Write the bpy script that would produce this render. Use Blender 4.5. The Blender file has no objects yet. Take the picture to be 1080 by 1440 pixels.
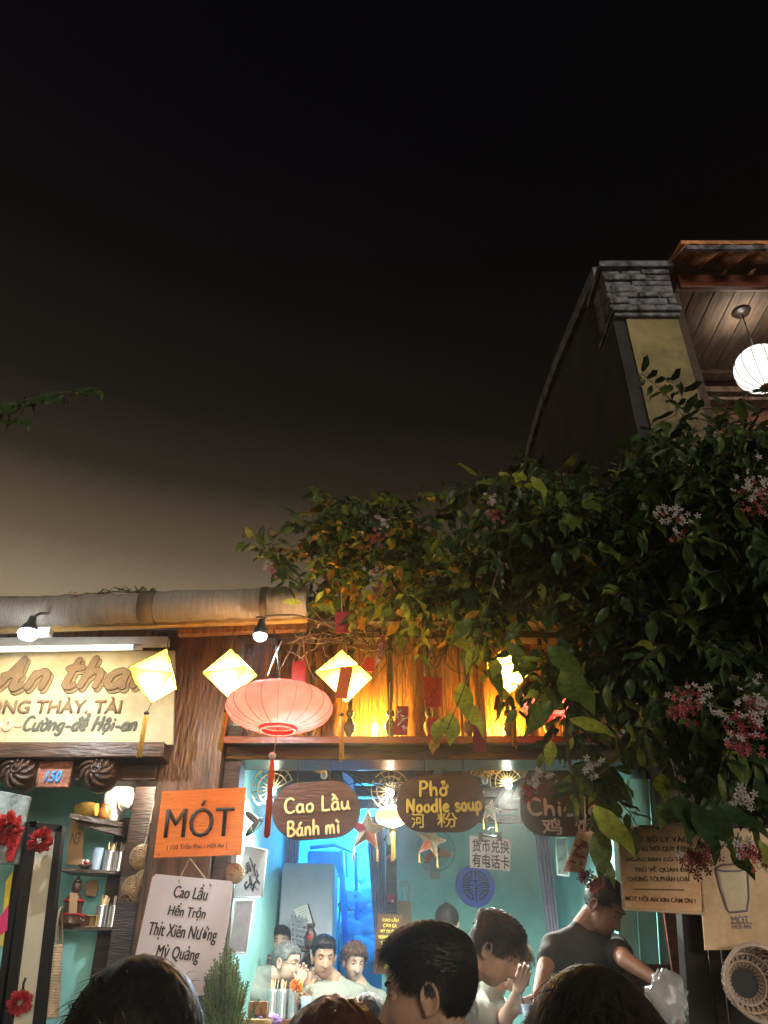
import bpy, bmesh, math, random, unicodedata
import numpy as np
from mathutils import Vector, Matrix, Quaternion
R = math.radians
random.seed(7); rng = np.random.default_rng(11)
SC = bpy.context.scene
COL = SC.collection

# ------------------------------------------------------------------ camera
TILT = R(31.8); CAMZ = 1.5; F = 1081.0
cam_d = bpy.data.cameras.new('camera'); cam = bpy.data.objects.new('camera', cam_d); COL.objects.link(cam)
cam.location = (0, 0, CAMZ); cam.rotation_euler = (R(90) + TILT, 0, 0)
cam_d.sensor_fit = 'HORIZONTAL'; cam_d.sensor_width = 36; cam_d.lens = 36 * F / 1080
cam_d.clip_start = 0.05; cam_d.clip_end = 500
SC.camera = cam
# ------------------------------------------------------------------ night sky with town glow
W = bpy.data.worlds.new('World'); SC.world = W; W.use_nodes = True
nt = W.node_tree; bg = nt.nodes['Background']
tc = nt.nodes.new('ShaderNodeTexCoord'); sp = nt.nodes.new('ShaderNodeSeparateXYZ')
nt.links.new(tc.outputs['Generated'], sp.inputs[0])
cr = nt.nodes.new('ShaderNodeValToRGB')
nt.links.new(sp.outputs['Z'], cr.inputs[0])
el = cr.color_ramp.elements
el[0].position = 0.0; el[0].color = (.13, .10, .065, 1)
el[1].position = 1.0; el[1].color = (.0003, .0003, .0014, 1)
for p, c in ((.30, (.14, .105, .065)), (.40, (.155, .115, .072)), (.463, (.066, .046, .026)), (.543, (.0120, .0092, .0066)), (.618, (.0034, .0030, .0027)), (.686, (.0022, .0021, .0022)), (.747, (.0008, .0008, .0012)), (.843, (.0004, .0004, .0014))):
    e = el.new(p); e.color = (*c, 1)
mr = nt.nodes.new('ShaderNodeMapRange'); mr.inputs[1].default_value = -.5; mr.inputs[2].default_value = .45; mr.inputs[3].default_value = 1.25; mr.inputs[4].default_value = .55; mr.interpolation_type = 'SMOOTHSTEP'
nt.links.new(sp.outputs['X'], mr.inputs[0]); vm = nt.nodes.new('ShaderNodeVectorMath'); vm.operation = 'SCALE'
nt.links.new(cr.outputs[0], vm.inputs[0]); nt.links.new(mr.outputs[0], vm.inputs['Scale']); nt.links.new(vm.outputs[0], bg.inputs[0]); bg.inputs[1].default_value = 1.0
street_fill_d = bpy.data.lights.new('street_fill', 'SUN'); street_fill_d.energy = 1.0; street_fill_d.color = (1, .88, .72); street_fill_d.angle = R(20)  # added fill, stands in for the light of the shops across the street
street_fill = bpy.data.objects.new('street_fill', street_fill_d); COL.objects.link(street_fill)
street_fill.rotation_euler = Vector((-.34, 1, -.09)).to_track_quat('-Z', 'Y').to_euler()
SC.view_settings.view_transform = 'Standard'; SC.view_settings.look = 'None'
SC.view_settings.exposure = 0.68; SC.view_settings.gamma = 1
SC.render.engine = 'CYCLES'
cy = SC.cycles
cy.use_denoising = True
try: cy.denoiser = 'OPENIMAGEDENOISE'
except Exception: pass
cy.max_bounces = 7; cy.diffuse_bounces = 4; cy.glossy_bounces = 2; cy.transmission_bounces = 6; cy.transparent_max_bounces = 8
cy.volume_bounces = 0; cy.sample_clamp_indirect = 6; cy.volume_step_rate = 4; cy.caustics_reflective = False; cy.caustics_refractive = False

# ------------------------------------------------------------------ pixel -> place
ct, st = math.cos(TILT), math.sin(TILT)
def P(px, py, Y):
    v = (720 - py) / F; yw = ct - v * st
    k = Y / yw
    return Vector(((px - 540) / F * k, Y, CAMZ + (st + v * ct) * k))
def S(py, Y):
    v = (720 - py) / F
    return Y / (ct - v * st) / F
def yof(z, Y):      # pixel row of height z at distance Y
    e = math.atan2(z - CAMZ, Y) - TILT
    return 720 - F * math.tan(e)

# ------------------------------------------------------------------ materials
MATS = {}
def mat(name, col, rough=.6, metal=0, var=.12, scale=8, bump=.15, bscale=None, emis=None, estr=0, trans=0, alpha=1, col2=None, tl=0, stretch=None, spec=.4, coat=0, sss=0):
    m = bpy.data.materials.new(name); m.use_nodes = True; MATS[name] = m
    n = m.node_tree.nodes; l = m.node_tree.links; b = n['Principled BSDF']
    b.inputs['Roughness'].default_value = rough; b.inputs['Metallic'].default_value = metal
    b.inputs['Specular IOR Level'].default_value = spec
    if coat: b.inputs['Coat Weight'].default_value = coat
    t = n.new('ShaderNodeTexCoord'); mp = n.new('ShaderNodeMapping'); l.new(t.outputs['Object'], mp.inputs[0])
    if stretch: mp.inputs['Scale'].default_value = stretch
    no = n.new('ShaderNodeTexNoise'); no.inputs['Scale'].default_value = scale; no.inputs['Detail'].default_value = 5; no.inputs['Roughness'].default_value = .65
    l.new(mp.outputs[0], no.inputs[0])
    cr = n.new('ShaderNodeValToRGB'); c2 = col2 or tuple(max(0, x * (1 - var * 2.2)) for x in col)
    c1 = tuple(min(1, x * (1 + var)) for x in col)
    cr.color_ramp.elements[0].position = .33; cr.color_ramp.elements[1].position = .66
    cr.color_ramp.elements[0].color = (*c2, 1); cr.color_ramp.elements[1].color = (*c1, 1)
    l.new(no.outputs[0], cr.inputs[0]); l.new(cr.outputs[0], b.inputs['Base Color'])
    if bump:
        nb = n.new('ShaderNodeTexNoise'); nb.inputs['Scale'].default_value = bscale or scale * 3; nb.inputs['Detail'].default_value = 4
        l.new(mp.outputs[0], nb.inputs[0]); bp = n.new('ShaderNodeBump'); bp.inputs['Strength'].default_value = bump; bp.inputs['Distance'].default_value = .02
        l.new(nb.outputs[0], bp.inputs['Height']); l.new(bp.outputs[0], b.inputs['Normal'])
    if emis: b.inputs['Emission Color'].default_value = (*emis, 1); b.inputs['Emission Strength'].default_value = estr
    if sss:
        b.inputs['Subsurface Weight'].default_value = sss; b.inputs['Subsurface Radius'].default_value = (.012, .004, .002); b.inputs['Subsurface Scale'].default_value = 1
    if trans: b.inputs['Transmission Weight'].default_value = trans
    if alpha < 1: b.inputs['Alpha'].default_value = alpha
    if tl:
        tr = n.new('ShaderNodeBsdfTranslucent'); l.new(cr.outputs[0], tr.inputs[0]); mx = n.new('ShaderNodeMixShader'); mx.inputs[0].default_value = tl
        l.new(b.outputs[0], mx.inputs[1]); l.new(tr.outputs[0], mx.inputs[2]); l.new(mx.outputs[0], n['Material Output'].inputs[0])
    return m

# ------------------------------------------------------------------ object bookkeeping
def tag(o, label=None, cat=None, group=None, kind=None):
    if label: o['label'] = label
    if cat: o['category'] = cat
    if group: o['group'] = group
    if kind: o['kind'] = kind
    return o
def thing(name, label, cat, loc, group=None):
    o = bpy.data.objects.new(name, None); o.empty_display_size = .1; COL.objects.link(o)
    o.location = loc; return tag(o, label, cat, group)
def wloc(o):
    v = Vector((0, 0, 0))
    while o: v = v + o.location; o = o.parent
    return v
def link(name, me, m, parent=None, smooth=None):
    """me holds place coordinates; the origin is moved to the base of the piece"""
    n = len(me.vertices); co = np.empty(n * 3, np.float32); me.vertices.foreach_get('co', co); co = co.reshape(-1, 3)
    if n:
        lo, hi = co.min(0), co.max(0); c = Vector(((lo[0] + hi[0]) / 2, (lo[1] + hi[1]) / 2, lo[2]))
    else: c = Vector((0, 0, 0))
    co = co - np.array(c, dtype=np.float32); me.vertices.foreach_set('co', co.ravel().astype(np.float32)); me.update()
    o = bpy.data.objects.new(name, me); COL.objects.link(o)
    if m is not None:
        for x in (m if isinstance(m, (list, tuple)) else [m]): me.materials.append(MATS[x] if isinstance(x, str) else x)
    if parent: o.parent = parent; o.location = c - wloc(parent)
    else: o.location = c
    if smooth is not None: me.polygons.foreach_set('use_smooth', [smooth] * len(me.polygons))
    return o
def clone(o, parent=None, loc=None, rot=None, label=None):
    c = o.copy(); COL.objects.link(c); c.parent = parent
    if loc is not None: c.location = loc
    if rot is not None: c.rotation_euler = rot
    for ch in [x for x in o.children]: clone(ch, c)
    if label: c['label'] = label
    return c
def from_py(name, vs, fs, m, parent=None, smooth=False):
    me = bpy.data.meshes.new(name); me.from_pydata([tuple(v) for v in vs], [], fs); me.update()
    return link(name, me, m, parent, smooth)

class MB:
    def __init__(s): s.v = []; s.f = []; s.sm = []
    def add(s, vs, fs, smooth=False):
        b = len(s.v); s.v += [Vector(v) for v in vs]; s.f += [tuple(b + i for i in f) for f in fs]; s.sm += [smooth] * len(fs); return s
    def box(s, c, sz, rot=None):
        c = Vector(c); h = Vector(sz) / 2; M = Matrix.Rotation(rot[1], 3, rot[0]) if rot else Matrix.Identity(3)
        return s.add([c + M @ Vector((x * h.x, y * h.y, z * h.z)) for x in (-1, 1) for y in (-1, 1) for z in (-1, 1)],
                     [(0, 1, 3, 2), (4, 6, 7, 5), (0, 4, 5, 1), (2, 3, 7, 6), (0, 2, 6, 4), (1, 5, 7, 3)])
    def box2(s, lo, hi):
        lo = Vector(lo); hi = Vector(hi); return s.box((lo + hi) / 2, hi - lo)
    def prism(s, pts, d, smooth=False):
        """outline pts (place coordinates) pushed along vector d"""
        n = len(pts); d = Vector(d); pts = [Vector(p) for p in pts]
        return s.add(pts + [p + d for p in pts], [tuple(range(n)), tuple(range(2 * n - 1, n - 1, -1))] + [(i, i + n, (i + 1) % n + n, (i + 1) % n) for i in range(n)], smooth)
    def tube(s, pts, r, n=8, flat=None, cap=True, smooth=True):
        pts = [Vector(p) for p in pts]; rs = r if isinstance(r, (list, tuple)) else [r] * len(pts)
        b = len(s.v); up = Vector((0, 1, 0)) if flat is not None else None; prev = None
        for i, p in enumerate(pts):
            t = (pts[min(i + 1, len(pts) - 1)] - pts[max(i - 1, 0)])
            t = t.normalized() if t.length > 1e-9 else Vector((0, 0, 1))
            if flat is not None: a = t.cross(up).normalized() if abs(t.dot(up)) < .99 else Vector((1, 0, 0)); c = up * flat
            else:
                if prev is None: prev = t.orthogonal()
                a = (prev - t * prev.dot(t)); a = a.normalized() if a.length > 1e-6 else t.orthogonal().normalized(); prev = a; c = t.cross(a)
            for k in range(n):
                g = 2 * math.pi * k / n; s.v.append(p + (a * math.cos(g) + c * math.sin(g)) * rs[i])
        for i in range(len(pts) - 1):
            for k in range(n):
                s.f.append((b + i * n + k, b + i * n + (k + 1) % n, b + (i + 1) * n + (k + 1) % n, b + (i + 1) * n + k)); s.sm.append(smooth)
        if cap:
            s.f.append(tuple(b + k for k in range(n))[::-1]); s.sm.append(False)
            s.f.append(tuple(b + (len(pts) - 1) * n + k for k in range(n))); s.sm.append(False)
        return s
    def lathe(s, c, prof, n=16, axis=(0, 0, 1), smooth=True, closed=False):
        """prof: list of (radius, height along axis)"""
        c = Vector(c); q = Vector((0, 0, 1)).rotation_difference(Vector(axis).normalized())
        b = len(s.v)
        for r, h in prof:
            for k in range(n):
                g = 2 * math.pi * k / n; s.v.append(c + q @ Vector((r * math.cos(g), r * math.sin(g), h)))
        for i in range(len(prof) - 1):
            for k in range(n):
                s.f.append((b + i * n + k, b + i * n + (k + 1) % n, b + (i + 1) * n + (k + 1) % n, b + (i + 1) * n + k)); s.sm.append(smooth)
        if closed:
            s.f.append(tuple(b + k for k in range(n))[::-1]); s.sm.append(False)
            s.f.append(tuple(b + (len(prof) - 1) * n + k for k in range(n))); s.sm.append(False)
        return s
    def ball(s, c, r, n=12, m=8, M=None):
        c = Vector(c); r = (r, r, r) if not hasattr(r, '__len__') else r; b = len(s.v); M = M or Matrix.Identity(3)
        s.v.append(c + M @ Vector((0, 0, r[2])))
        for i in range(1, m):
            a = math.pi * i / m
            for k in range(n):
                g = 2 * math.pi * k / n; s.v.append(c + M @ Vector((r[0] * math.sin(a) * math.cos(g), r[1] * math.sin(a) * math.sin(g), r[2] * math.cos(a))))
        s.v.append(c + M @ Vector((0, 0, -r[2]))); e = len(s.v) - 1
        for k in range(n): s.f.append((b, b + 1 + k, b + 1 + (k + 1) % n)); s.sm.append(True)
        for i in range(m - 2):
            for k in range(n):
                q = b + 1 + i * n; s.f.append((q + k, q + n + k, q + n + (k + 1) % n, q + (k + 1) % n)); s.sm.append(True)
        q = b + 1 + (m - 2) * n
        for k in range(n): s.f.append((q + k, e, q + (k + 1) % n)); s.sm.append(True)
        return s
    def caps(s, p0, r0, p1, r1, n=14):
        """closed tapered capsule"""
        p0 = Vector(p0); p1 = Vector(p1); d = p1 - p0; L = d.length
        if L < 1e-6: return s.ball(p0, r0)
        prof = [(r0 * math.sin(a), -r0 * math.cos(a)) for a in (math.radians(x) for x in (3, 30, 60, 90))]
        prof += [(r1 * math.sin(a), L + r1 * -math.cos(a)) for a in (math.radians(x) for x in (90, 120, 150, 177))]
        return s.lathe(p0, prof, n, d, closed=True)
    def build(s, name, m, parent=None, bevel=0, smooth=None):
        me = bpy.data.meshes.new(name); me.from_pydata(s.v, [], s.f); me.update()
        me.polygons.foreach_set('use_smooth', s.sm if smooth is None else [smooth] * len(s.f))
        bm = bmesh.new(); bm.from_mesh(me); bmesh.ops.recalc_face_normals(bm, faces=bm.faces)
        bm.to_mesh(me); bm.free()
        o = link(name, me, m, parent)
        if bevel:
            md = o.modifiers.new('bevel', 'BEVEL'); md.width = bevel; md.segments = 2; md.limit_method = 'ANGLE'
        return o
def pxplate(mb, pts, Y, th):
    """outline given where it shows, standing at distance Y, pushed th backwards"""
    return mb.prism([P(x, y, Y) for x, y in pts], (0, th, 0))
def rrect(x0, y0, x1, y1, r, n=5):
    out = []
    for cx, cy_, a0 in ((x1 - r, y0 + r, -90), (x1 - r, y1 - r, 0), (x0 + r, y1 - r, 90), (x0 + r, y0 + r, 180)):
        for k in range(n + 1):
            a = R(a0 + 90 * k / n); out.append((cx + r * math.cos(a), cy_ + r * math.sin(a)))
    return out
def lamp(name, kind, loc, energy, col, size=.05, parent=None, rot=None, spot=None, blend=.6):
    d = bpy.data.lights.new(name, kind); d.energy = energy; d.color = col
    if kind in ('POINT', 'SPOT'): d.shadow_soft_size = size
    if kind == 'AREA': d.size = size
    if kind == 'SPOT': d.spot_size = R(spot or 120); d.spot_blend = blend
    o = bpy.data.objects.new(name, d); COL.objects.link(o); loc = Vector(loc)
    if parent: o.parent = parent; o.location = loc - wloc(parent)
    else: o.location = loc
    if rot: o.rotation_euler = rot
    return o

# ------------------------------------------------------------------ lettering
def print_text(s, cx, cy_, w, Y, m, parent, h=None, rot=0, bold=0, shear=0, depth=.0005, name='lettering', space=1.0, th=None):
    """typeset lettering: centred at (cx,cy_), w wide, standing at distance Y"""
    cu = bpy.data.curves.new('lettering', 'FONT'); cu.body = s; cu.size = 1; cu.offset = bold; cu.shear = shear; cu.resolution_u = 3; cu.space_character = space
    o = bpy.data.objects.new('tmp', cu); COL.objects.link(o)
    bpy.context.view_layer.update()
    me = bpy.data.meshes.new_from_object(o.evaluated_get(bpy.context.evaluated_depsgraph_get())); bpy.data.objects.remove(o)
    n = len(me.vertices); co = np.empty(n * 3, np.float32); me.vertices.foreach_get('co', co); co = co.reshape(-1, 3)
    lo, hi = co.min(0), co.max(0); c = (lo + hi) / 2; wd = (hi - lo)
    O = P(cx, cy_, Y); k = S(cy_, Y) * w / wd[0]; kz = k if h is None else S(cy_, Y) * h / wd[1]
    a = R(rot); u = Vector((math.cos(a), 0, math.sin(a))); v = Vector((-math.sin(a), 0, math.cos(a)))
    q = np.array(O) + np.outer((co[:, 0] - c[0]) * k, np.array(u)) + np.outer((co[:, 1] - c[1]) * kz, np.array(v))
    me.vertices.foreach_set('co', q.astype(np.float32).ravel())
    bm = bmesh.new(); bm.from_mesh(me)
    r = bmesh.ops.extrude_face_region(bm, geom=bm.faces[:]); vs = [g for g in r['geom'] if isinstance(g, bmesh.types.BMVert)]
    bmesh.ops.translate(bm, verts=vs, vec=(0, -depth, 0)); bmesh.ops.recalc_face_normals(bm, faces=bm.faces); bm.to_mesh(me); bm.free()
    return link(name, me, m, parent)
G = {  # hand-painted alphabet: strokes as points, cap height 1, x-height .55
 'C': (.62, [[(.58,.86),(.4,.98),(.16,.88),(.05,.5),(.16,.12),(.4,.02),(.6,.14)]]),
 'L': (.5, [[(.08,1),(.07,.5),(.06,.03)],[(.06,.03),(.3,.02),(.48,.05)]]),
 'B': (.58, [[(.08,.98),(.07,.5),(.06,.02)],[(.06,.98),(.35,.96),(.45,.78),(.33,.58),(.09,.53)],[(.12,.53),(.42,.48),(.54,.27),(.38,.05),(.06,.02)]]),
 'P': (.55, [[(.09,.97),(.08,.5),(.06,-.02)],[(.06,.97),(.36,.97),(.5,.75),(.36,.53),(.1,.47)]]),
 'N': (.68, [[(.06,.0),(.08,.5),(.1,.97)],[(.1,.97),(.32,.5),(.55,.03)],[(.55,.03),(.57,.5),(.6,.98)]]),
 'H': (.66, [[(.1,1),(.08,.5),(.05,0)],[(.56,1),(.55,.5),(.52,0)],[(.05,.5),(.3,.53),(.58,.5)]]),
 'A': (.8, [[(.0,.08),(.1,.0),(.25,.2),(.5,1)],[(.5,1),(.55,.5),(.6,.05),(.72,.05),(.8,.15)],[(.18,.42),(.4,.45),(.66,.42)]]),
 'a': (.5, [[(.4,.42),(.28,.54),(.1,.44),(.05,.2),(.16,.02),(.32,.08),(.4,.25)],[(.41,.54),(.4,.25),(.43,.04),(.5,.04)]]),
 'o': (.5, [[(.24,.54),(.08,.42),(.06,.16),(.2,.01),(.38,.1),(.42,.36),(.3,.53),(.22,.53)]]),
 'u': (.52, [[(.06,.54),(.05,.2),(.16,.02),(.32,.1),(.41,.3)],[(.42,.55),(.41,.25),(.45,.03),(.52,.04)]]),
 'n': (.5, [[(.07,.54),(.07,.28),(.06,.0)],[(.07,.3),(.2,.52),(.34,.5),(.4,.3),(.41,.0)]]),
 'h': (.5, [[(.08,1),(.07,.5),(.06,.0)],[(.07,.3),(.2,.53),(.35,.5),(.41,.3),(.41,.0)]]),
 'm': (.74, [[(.06,.54),(.06,.28),(.05,.0)],[(.06,.32),(.18,.52),(.3,.46),(.33,.0)],[(.33,.32),(.46,.53),(.58,.46),(.62,.0)]]),
 'i': (.2, [[(.09,.54),(.09,.28),(.1,.0)]]),
 'd': (.52, [[(.4,.4),(.26,.54),(.09,.42),(.05,.2),(.16,.02),(.32,.06),(.41,.25)],[(.43,1),(.42,.5),(.43,.0)]]),
 'l': (.2, [[(.09,1),(.08,.5),(.1,.0)]]),
 'e': (.46, [[(.07,.28),(.25,.3),(.38,.36),(.34,.5),(.2,.54),(.07,.4),(.05,.18),(.2,.01),(.4,.1)]]),
 's': (.4, [[(.34,.46),(.2,.55),(.07,.44),(.15,.3),(.3,.24),(.32,.08),(.16,.0),(.03,.08)]]),
 'p': (.5, [[(.08,.54),(.08,.1),(.07,-.32)],[(.08,.44),(.24,.55),(.4,.42),(.4,.15),(.24,.01),(.08,.1)]]),
 'g': (.5, [[(.4,.42),(.26,.54),(.09,.42),(.05,.2),(.16,.02),(.32,.08),(.41,.25)],[(.42,.54),(.41,.0),(.34,-.26),(.15,-.3),(.05,-.2)]]),
 't': (.36, [[(.16,.95),(.15,.4),(.17,.08),(.28,.02),(.36,.1)],[(.0,.62),(.16,.64),(.36,.66)]]),
 'k': (.46, [[(.08,1),(.07,.5),(.06,.0)],[(.38,.52),(.22,.36),(.08,.26)],[(.16,.32),(.28,.14),(.44,.0)]]),
 'c': (.42, [[(.38,.46),(.24,.54),(.09,.42),(.05,.2),(.17,.02),(.38,.08)]]),
 '-': (.4, [[(.05,.25),(.2,.26),(.36,.25)]]),
 ' ': (.25, []),
}
def _smooth(pts, k=5):
    if len(pts) < 3: return pts
    out = []
    for i in range(len(pts) - 1):
        p0 = pts[max(i - 1, 0)]; p1 = pts[i]; p2 = pts[i + 1]; p3 = pts[min(i + 2, len(pts) - 1)]
        for j in range(k):
            t = j / k
            out.append(tuple(.5 * (2 * b + (c - a) * t + (2 * a - 5 * b + 4 * c - d) * t * t + (3 * b - a - 3 * c + d) * t ** 3) for a, b, c, d in zip(p0, p1, p2, p3)))
    return out + [pts[-1]]
def brush_text(s, x0, yb, x1, h, Y, m, parent, rot=0, w=.075, shear=0, name='lettering', dx=0, dy=0, flat=.25):
    """hand-painted words from x0 to x1 with baseline at yb and capitals h tall"""
    strokes = []; x = 0
    for ch in s:
        dd = unicodedata.normalize('NFD', ch); base = dd[0]
        if ch == 'đ': base = 'd'
        adv, st_ = G[base]
        top = 1.0 if base.isupper() else .55; mid = adv * .45
        for q in st_: strokes.append([(x + a, b) for a, b in q])
        if base == 'i' and len(dd) == 1: strokes.append([(x + .09, .74), (x + .1, .78)])
        if ch == 'đ': strokes.append([(x + .25, .82), (x + .4, .84), (x + .56, .82)])
        y = top + .12
        for c in dd[1:]:
            if c == '\u0302': strokes.append([(x + mid - .16, y), (x + mid, y + .17), (x + mid + .16, y)]); y += .2
            elif c == '\u0301': strokes.append([(x + mid - .04, y), (x + mid + .12, y + .2)])
            elif c == '\u0300': strokes.append([(x + mid - .14, y + .2), (x + mid + .04, y + .02)])
            elif c == '\u0309': strokes.append([(x + mid - .08, y + .22), (x + mid + .06, y + .28), (x + mid + .08, y + .14), (x + mid, y + .04)])
            elif c == '\u0323': strokes.append([(x + mid, -.2), (x + mid + .01, -.24)])
            elif c == '\u031b': strokes.append([(x + adv * .8, .5), (x + adv * .98, .58), (x + adv * .98, .72)])
        x += adv + .1
    tot = x - .1; O = P((x0 + x1) / 2, yb, Y); kx = S(yb, Y) * (x1 - x0) / tot; kz = S(yb, Y) * h; a = R(rot)
    u = Vector((math.cos(a), 0, math.sin(a))); v = Vector((-math.sin(a), 0, math.cos(a)))
    mb = MB()
    for i, q in enumerate(strokes):
        q = _smooth(q)
        pts = [O + u * ((a_ + shear * b_ - tot / 2) * kx + dx) + v * (b_ * kz + dy) for a_, b_ in q]
        rr = [kz * w * (.82 + .3 * math.sin(math.pi * (j + .7) / (len(q) + 1))) for j in range(len(q))]
        # round ends
        mb.tube([pts[0] - (pts[1] - pts[0]).normalized() * rr[0] * .6] + pts + [pts[-1] + (pts[-1] - pts[-2]).normalized() * rr[-1] * .6], [rr[0] * .5] + rr + [rr[-1] * .5], 8, flat=flat)
    return mb.build(name, m, parent)
# ------------------------------------------------------------------ palette
mat('asphalt', (.05, .05, .05), .8, scale=20); mat('concrete', (.25, .24, .22), .8, scale=10)
mat('turquoise', (.32, .68, .63), .75, var=.14, scale=2.2, bump=.12, bscale=14, col2=(.24, .58, .59))
mat('turquoise_green', (.16, .50, .46), .6, var=.12, scale=3)
mat('dark_wood', (.045, .026, .018), .35, var=.5, scale=5, bump=.5, stretch=(1, 1, 9), col2=(.018, .010, .008))
mat('beam_wood', (.07, .036, .02), .35, var=.5, scale=4, bump=.5, stretch=(1, 6, 6), col2=(.022, .012, .008))
mat('plank_wood', (.30, .13, .035), .33, var=.35, scale=6, bump=.5, stretch=(6, 6, 1), col2=(.12, .045, .013))
mat('red_wood', (.20, .06, .035), .3, var=.3, scale=5, bump=.3, stretch=(1, 5, 5), col2=(.09, .025, .015))
mat('post_wood', (.11, .05, .022), .38, var=.5, scale=3, bump=.6, stretch=(5, 5, 1), col2=(.03, .016, .010))
mat('soffit_wood', (.30, .19, .12), .6, var=.25, scale=3, bump=.4, stretch=(6, 1, 1), col2=(.10, .075, .06))
mat('pale_wood', (.42, .33, .24), .6, var=.2, scale=4, stretch=(1, 5, 5))
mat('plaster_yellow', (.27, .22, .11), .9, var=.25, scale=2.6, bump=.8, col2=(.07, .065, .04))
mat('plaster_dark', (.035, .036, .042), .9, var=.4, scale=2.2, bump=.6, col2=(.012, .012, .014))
mat('mossy_brick', (.24, .25, .30), .95, var=.3, scale=9, bump=1, bscale=30, col2=(.02, .024, .022))
mat('roof_clay', (.62, .27, .11), .8, var=.35, scale=7, bump=.7, col2=(.22, .11, .06))
mat('awning_cloth', (.33, .29, .25), .95, var=.12, scale=7, bump=.5, stretch=(12, 1, 1), col2=(.27, .235, .20), spec=.1)
mat('awning_strap', (.13, .10, .07), .8)
mat('sign_cream', (.50, .43, .25), .7, var=.12, scale=3, col2=(.34, .27, .14))
mat('sign_paint_old', (.11, .065, .03), .7, var=.3, scale=14, col2=(.20, .13, .06))
mat('sign_shadow_old', (.24, .16, .07), .7)
mat('sign_paint_green', (.08, .08, .05), .7)
mat('sign_orange', (.85, .22, .025), .5, var=.06, scale=5, bump=.25, stretch=(1, 4, 6), col2=(.72, .17, .02))
mat('ink', (.035, .025, .022), .6, bump=0); mat('ink_brown', (.12, .05, .02), .6, bump=0)
mat('menu_white', (.80, .71, .71), .45, var=.04, scale=3, bump=.04)
mat('oval_brown', (.062, .032, .022), .45, var=.2, scale=4, bump=.25, stretch=(1, 6, 6), col2=(.036, .018, .013))
mat('paint_cream', (1, .82, .34), .5, bump=.1, var=.05); mat('paint_yellow', (1, .78, .12), .5, bump=.1, var=.05)
mat('paint_white', (1, .98, .96), .5, bump=.1, var=.05); mat('oval_grey', (.060, .050, .056), .5, var=.2)
mat('tin', (.62, .62, .62), .32, metal=.85, var=.1, scale=6, bump=.1); mat('steel_dark', (.10, .10, .11), .35, metal=.7)
mat('bamboo', (.55, .34, .09), .5, var=.2, scale=9, col2=(.38, .24, .10)); mat('bamboo_pale', (.72, .60, .42), .55, var=.15, scale=9)
mat('rattan', (.44, .29, .14), .6, var=.3, scale=12, col2=(.22, .13, .06))
mat('cream_scroll', (.64, .58, .42), .7, var=.05, scale=2); mat('black_lacquer', (.014, .011, .010), .6, spec=.2)
mat('red_cloth', (.40, .015, .015), .7, var=.2, scale=20); mat('red_card', (.50, .025, .03), .5, var=.2, scale=30, col2=(.35, .015, .02))
mat('orange_card', (.70, .14, .02), .5); mat('pink_card', (.8, .05, .2), .5); mat('yellow_cloth', (.85, .65, .05), .7)
mat('gold_print', (.80, .62, .35), .4, var=.2, scale=30, col2=(.6, .12, .08))
mat('blue_paint', (.10, .35, .80), .4, bump=0); mat('terracotta', (.36, .14, .08), .7, var=.25, scale=20, bump=.6)
mat('ceramic_yellow', (.62, .40, .08), .25, coat=.5, var=.2); mat('ceramic_brown', (.42, .17, .04), .25, coat=.5); mat('ceramic_white', (.8, .76, .62), .3, coat=.4)
mat('hat_cloth', (.58, .56, .50), .8, var=.1, scale=12, bump=.4); mat('card_brown', (.46, .29, .15), .8, var=.08, scale=6, bump=.1)
mat('statue_dark', (.07, .03, .02), .3, coat=.4); mat('choco', (.06, .03, .02), .5)
mat('ink_paper', (.72, .74, .78), .6, var=.1, scale=3, col2=(.42, .45, .55)); mat('grey_scroll', (.5, .5, .52), .6, var=.25, scale=5, col2=(.30, .30, .34))
mat('curtain', (.34, .31, .46), .8, var=.15, scale=4); mat('fridge', (.46, .50, .58), .4, var=.04, bump=.02); mat('paper_white', (.82, .82, .78), .6, bump=.03, var=.03)
mat('crate_grey', (.30, .30, .33), .5); mat('tank_blue', (.06, .22, .75), .3); mat('bag_clear_blue', (.45, .62, .85), .15, alpha=.75, bump=.6, bscale=8, coat=.5)
mat('wall_kitchen', (.55, .62, .66), .7); mat('fan_orange', (.70, .16, .06), .4); mat('fan_guard', (.28, .34, .38), .4, metal=.5)
mat('emblem_blue', (.12, .18, .80), .5, var=.08, scale=6); mat('emblem_line', (.03, .04, .16), .5, bump=0); mat('picture_grey', (.30, .34, .33), .6, var=.4, scale=12)
mat('rust_sign', (.80, .60, .38), .6, var=.15, scale=4, bump=.3, col2=(.62, .26, .08)); mat('rust_edge', (.55, .34, .20), .7, var=.5, scale=30, bump=.6, col2=(.8, .68, .52))
mat('poster_tan', (.74, .54, .33), .6, var=.06, scale=9, bump=.08, col2=(.56, .37, .20)); mat('pencil', (.20, .18, .26), .6, bump=0); mat('cup_paint', (.74, .60, .42), .6)
mat('basket_pale', (.62, .50, .42), .6, var=.3, scale=10, col2=(.38, .28, .22)); mat('darkness', (.008, .008, .009), .6)
mat('plastic_bag', (.75, .75, .78), .2, alpha=.45, bump=.9, bscale=10, coat=.4); mat('purple_bag', (.50, .30, .75), .3, alpha=.85, bump=.8, bscale=20)
mat('orange_fruit', (.9, .22, .02), .5); mat('drink', (.55, .42, .30), .3, alpha=.9); mat('straw_yellow', (.8, .55, .12), .5)
mat('wire', (.02, .02, .02), .5, bump=0); mat('rope', (.50, .36, .20), .8, scale=60, bump=.4); mat('metal_white', (.62, .60, .56), .4, var=.1)
mat('lamp_led', (1, 1, 1), emis=(.85, .95, 1), estr=60, bump=0); mat('lamp_tube', (1, 1, 1), emis=(1, .93, .78), estr=2.6, bump=0)
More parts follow.
